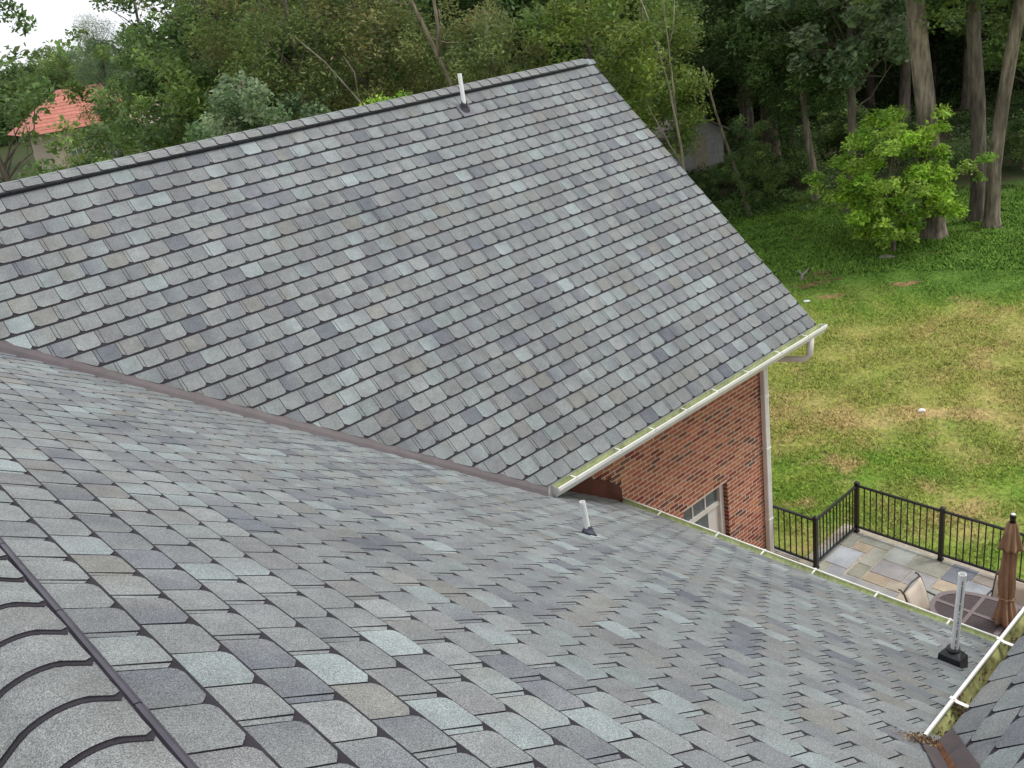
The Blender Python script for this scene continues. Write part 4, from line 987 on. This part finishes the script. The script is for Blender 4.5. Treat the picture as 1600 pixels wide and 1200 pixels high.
# woodland edge on the right
LB = (.20, .165, .125)
def trunk_tree(az, d, pts, r0, r1, label, crownms=None, cz=0, cs=1, group=None, c=LB, flare=1.35):
    x, y = pol(az, d); a = math.radians(az); side = Vector((math.sin(a), -math.cos(a), 0)); t = thing('tree', label, 'tree', (x, y, gh(x, y)), 0, group)
    mb = MB(); P = [side*p[0]+Vector((0, 0, p[1])) for p in pts]; n = len(P)
    P = [P[0]-Vector((0, 0, .2)), P[0], P[0].lerp(P[1], .15), P[0].lerp(P[1], .45)]+P[1:]; rr = [r0*flare*1.2, r0*flare, r0*1.12, r0]+[r0+(r1-r0)*k/(n-1) for k in range(1, n)]
    mb.tube(P, rr, 14, c=c); mb.build('trunk', M['bark'], t)
    if crownms: o = link('crown', crownms[1], t); o.location = (0, 0, cz); o.scale = (cs, cs, cs); o.rotation_euler = (0, 0, az)
    return t
trunk_tree(23.7, 32.7, [(0, 0), (-.12, 2), (-.35, 4), (-.62, 6), (-.85, 8), (-1.0, 12), (-1.0, 16)], .34, .24, 'massive grey-brown trunk with flared foot behind the bright green tree', t_mid2, 3.5, .9)
trunk_tree(20.75, 33.7, [(0, 0), (-.03, 2), (.10, 4), (.30, 6), (.55, 8), (.9, 12), (1.1, 16)], .235, .155, 'pale straight trunk at the right end of the wood, in the grass', t_mid, 4.5, .85)
trunk_tree(21.45, 34.6, [(0, 0), (-.08, 2), (-.20, 4), (-.42, 6), (-.55, 8), (-.7, 12), (-.7, 16)], .26, .17, 'darker trunk close behind the pale straight one', t_mid2, 4.0, .85, c=(.15, .125, .10))
trunk_tree(30.3, 39.4, [(0, 0), (-.05, 1.2), (-.30, 2.8), (-.42, 4.2), (-.38, 6), (-.2, 9)], .16, .09, 'thin curved trunk under hanging dark green leaves', t_drk, 1.5, .62, c=(.23, .19, .14))
trunk_tree(32.7, 46.3, [(0, 0), (-.1, 2), (-.2, 4), (-.3, 7), (-.3, 12)], .42, .25, 'thick dark trunk deep in the shade of the wood', t_drk, 1.6, .95, c=(.11, .085, .065))
trunk_tree(34.2, 37.6, [(0, 0), (-.25, 1.2), (-.7, 2.8), (-1.1, 4.2), (-1.5, 6)], .075, .035, 'thin leaning sapling trunk in front of the little shed', t_spr, -1.5, .42, c=(.21, .18, .13))
place(t_sil, 28.3, 37, 1, 1.45, 'tall tree with silvery grey-green leaves hanging over the wood edge', sz=1.35)
place(t_drk, 31.6, 43, 1, .85, 'dark leafy tree left of the silvery one')
place(t_brt, 25.9, 31.2, 0, .93, 'bright yellow-green young tree in front of the big trunk')
place(t_mid, 18.9, 45, 1, .9, 'green tree at the far right of the wood')
for i, (az, d, s) in enumerate([(37.4, 41, .62), (35.6, 44, .5), (33.6, 41.5, .9), (31.2, 42.5, .9), (39.2, 37, .8), (29, 47, 1.2), (26.6, 46, 1.1), (19.4, 43, .9)]):
    place(t_bush if i not in (3, 5) else t_bush, az, d, i, s, ['low bush beside the shed', 'wide low bush in front of the shed wall', 'rounded bush at the foot of the leaning sapling', 'bush behind the thin curved trunk', 'bush close to the roof rake below the pale stems', 'dark bush in the middle of the wood', 'dark bush behind the bright green tree', 'bush by the outermost trunk of the wood'][i], 'bushes along the wood edge', 'shrub', 'shrub')
# trees standing deeper in the wood, told apart by nothing in the photo
k_ = 0
for az in np.arange(17, 64.5, 1.75):
    d = 56+10*((k_*7) % 5)/4+(0 if az < 40 else 4); ms = (t_drk, t_mid2, t_drk, t_mid)[k_ % 4]
    place(ms, az+rng.uniform(-.4, .4), d, k_, 1.0+.12*((k_*3) % 4-1), 'dark green woodland tree among its like, deep behind the front row', 'trees deep in the wood'); k_ += 1
# far wood, read as one mass
def mass(name, az0, az1, d0, d1, h, n, size, pal, label, seed, h0=0):
    r = np.random.default_rng(seed); nc = 260; cs = []; 
    for i in range(nc):
        az = r.uniform(az0, az1); d = r.uniform(d0, d1); x, y = pol(az, d); cs.append((x, y, h0+r.random()**.8*(h-h0)))
    me = leafcloud(name, cs, [3.0*r.uniform(.7, 1.4) for _ in cs], [int(n/nc)]*nc, size, pal, .2, .8, 0, .6, seed)
    link(name, me, kind='stuff', label=label, cat='woods')
mass('woods', 14, 64, 74, 92, 17, 90000, .34, DRK, 'dark mass of far woodland behind all the separate trees', 31)
mass('woods', 14, 44, 62, 75, 7.5, 60000, .17, DRK, 'dim green thicket of saplings deep in the wood behind the lawn', 33)
mass('woods', 62.5, 80, 150, 175, 11.5, 26000, .5, MID, 'distant low tree line under the white sky', 32)
def undergrowth():
    r = np.random.default_rng(5); cs = []; rad = []; per = []
    for i in range(420):
        az = r.uniform(16.5, 41); d = r.uniform(37.5, 62) if az > 27 else r.uniform(44, 64); x, y = pol(az, d); rr = r.uniform(.4, 1.1); cs.append((x, y, gh(x, y)+.1)); rad.append(rr); per.append(int(150*rr))
    me = leafcloud('undergrowth', cs, rad, per, .075, DRK+[(.05, .10, .02), (.04, .085, .02)], .22, .45, 0, .6, 5)
    link('undergrowth', me, kind='stuff', label='low dark ivy and weeds covering the woodland floor', cat='undergrowth')
    cs = []; rad = []; per = []
    for i in range(150):
        az = r.uniform(21, 35.5); d = r.uniform(28.5, 38.5); x, y = pol(az, d); rr = r.uniform(.25, .8); cs.append((x, y, gh(x, y)+.0)); rad.append(rr); per.append(int(120*rr))
    me = leafcloud('clover', cs, rad, per, .032, [(.12, .23, .035), (.15, .27, .04), (.075, .17, .03)], .2, .14, 0, .6, 6)
    link('clover', me, kind='stuff', label='deep green clover and weeds in the grass before the wood', cat='ground cover')
undergrowth()

# ------------------------------------------------------------------ far buildings
def local(az, d, turn=0):
    x, y = pol(az, d); a = math.radians(az)+turn; R = Matrix.Rotation(a-math.pi/2, 4, 'Z'); return x, y, a-math.pi/2     # local +Y away from the camera, +X to the right
def bldg(name, az, d, turn, label, cat): x, y, r = local(az, d, turn); return thing(name, label, cat, (x, y, 0), r)
RR = (.44, .17, .125)
h1 = bldg('distant_house', 70.4, 94, .25, 'far tan house with a red tiled roof seen through the trees', 'house')
mb = MB(); mb.box((-6.5, 0, 0), (4.8, 9, 4.6)); mb.box((4.81, -1.5, 0), (10.5, 8, 4.9)); mb.build('wall', M['stucco'], h1)
mb = MB()
def hip(mb, x0, x1, y0, y1, z0, z1, ins):
    ym = (y0+y1)/2; A, B, C, D = (x0, y0, z0), (x1, y0, z0), (x1, y1, z0), (x0, y1, z0); E1, E2 = (x0+ins, ym, z1), (x1-ins, ym, z1)
    n = 12
    for P, Q, R1, R2 in ((A, B, E2, E1), (C, D, E1, E2)):
        P, Q, R1, R2 = map(Vector, (P, Q, R1, R2))
        for i in range(n):
            t0, t1 = i/n, (i+1)/n; c = tuple(np.array(RR)*rng.uniform(.9, 1.1)); up = Vector((0, 0, .02))
            mb.face([tuple(P.lerp(R2, t0)+up), tuple(Q.lerp(R1, t0)+up), tuple(Q.lerp(R1, t1)), tuple(P.lerp(R2, t1))], 0, c)
    mb.face([A, E1, D], 0, RR); mb.face([B, C, E2], 0, RR); mb.face([A, D, C, B], 0, RR)
hip(mb, -8.1, 5.4, -.6, 9.6, 4.6, 7.9, 4.5); mb.build('roof', M['redroof'], h1)
mb = MB(); hip(mb, 4.9, 11.1, -2.1, 8.6, 4.9, 8.6, .2); mb.build('roof', M['redroof'], h1, label='steeper red roof of the right wing')
for x in (-4.5, -1.2, 2.0, 6.2, 8.8):
    y = -.02 if x < 5 else -1.52
    mb = MB(); mb.box((x-.6, y-.06, 1.3), (x+.6, y, 2.9)); w_ = mb.build('window', M['white'], h1)
    mb = MB(); [mb.box((x+a, y-.08, 1.4+b), (x+a+.5, y-.061, 1.4+b+.65)) for a in (-.53, .03) for b in (0, .72)]; mb.build('pane', M['glass'], w_)
h2 = bldg('distant_house', 68.4, 84, -.2, 'pale far house with white windows, mostly hidden by trees beside the red roof', 'house')
mb = MB(); mb.box((-3.5, 0, 0), (5, 7, 4.4)); mb.prism([(-3.5, 0, 4.4), (5, 0, 4.4), (5, 7, 4.4), (-3.5, 7, 4.4)], [(-3.2, 3.4, 6.4), (4.7, 3.4, 6.4), (4.7, 3.6, 6.4), (-3.2, 3.6, 6.4)], 0); mb.build('wall', M['stucco'], h2)
for x in (-1.6, .6, 2.8):
    mb = MB(); mb.box((x-.5, -.06, 1.6), (x+.5, -.01, 3.2)); w_ = mb.build('window', M['white'], h2); mb = MB(); [mb.box((x+a, -.08, 1.7+b), (x+a+.38, -.061, 1.7+b+.6)) for a in (-.42, .04) for b in (0, .7)]; mb.build('pane', M['glass'], w_)
gp = bldg('gate_pillar', 73.7, 78, 0, 'pale stone gate pillar with a rounded cap beside the road', 'pillar')
mb = MB(); mb.box((-.28, -.28, 0), (.28, .28, 2.1)); mb.build('shaft', M['stucco'], gp); mb = MB(); mb.lathe([(0, 2.1), (.42, 2.1), (.42, 2.2), (.33, 2.36), (0, 2.46)], n=12); mb.build('cap', M['stucco'], gp)
mb = MB(); c0, c1 = pol(79, 84), pol(73.2, 86); c2, c3 = pol(73.4, 98), pol(80, 98); mb.face([(*c0, .05), (*c1, .05), (*c2, .05), (*c3, .05)][::1]); mb.build('road', M['road'], kind='structure')
sh = bldg('shed', 36.9, 47.5, .5, 'small pale shed with a dark roof in the shade of the wood', 'shed')
mb = MB()
mb.box((-1.3, 0, 0), (1.3, 2.6, 2.0))
mb.prism([(-1.3, 0, 2.0), (1.3, 0, 2.0), (0, 0, 2.75)], [(-1.3, 2.6, 2.0), (1.3, 2.6, 2.0), (0, 2.6, 2.75)][::1], 0, bottom=True); mb.build('wall', mat('pale_siding', (.42, .41, .39), rough=.9, noise=[(5, 4, .75, 1.1)]), sh)
for s in (-1, 1):
    mb = MB(); mb.prism([(0, -.25, 2.76), (s*1.6, -.25, 1.86), (s*1.6, 2.85, 1.86), (0, 2.85, 2.76)], [(0, -.25, 2.84), (s*1.6, -.25, 1.94), (s*1.6, 2.85, 1.94), (0, 2.85, 2.84)], 0, bottom=True); mb.build('roof', M['wood'], sh)
mb = MB(); mb.box((-.4, -.03, .05), (.4, -.005, 1.8)); mb.build('door', M['stucco'], sh)
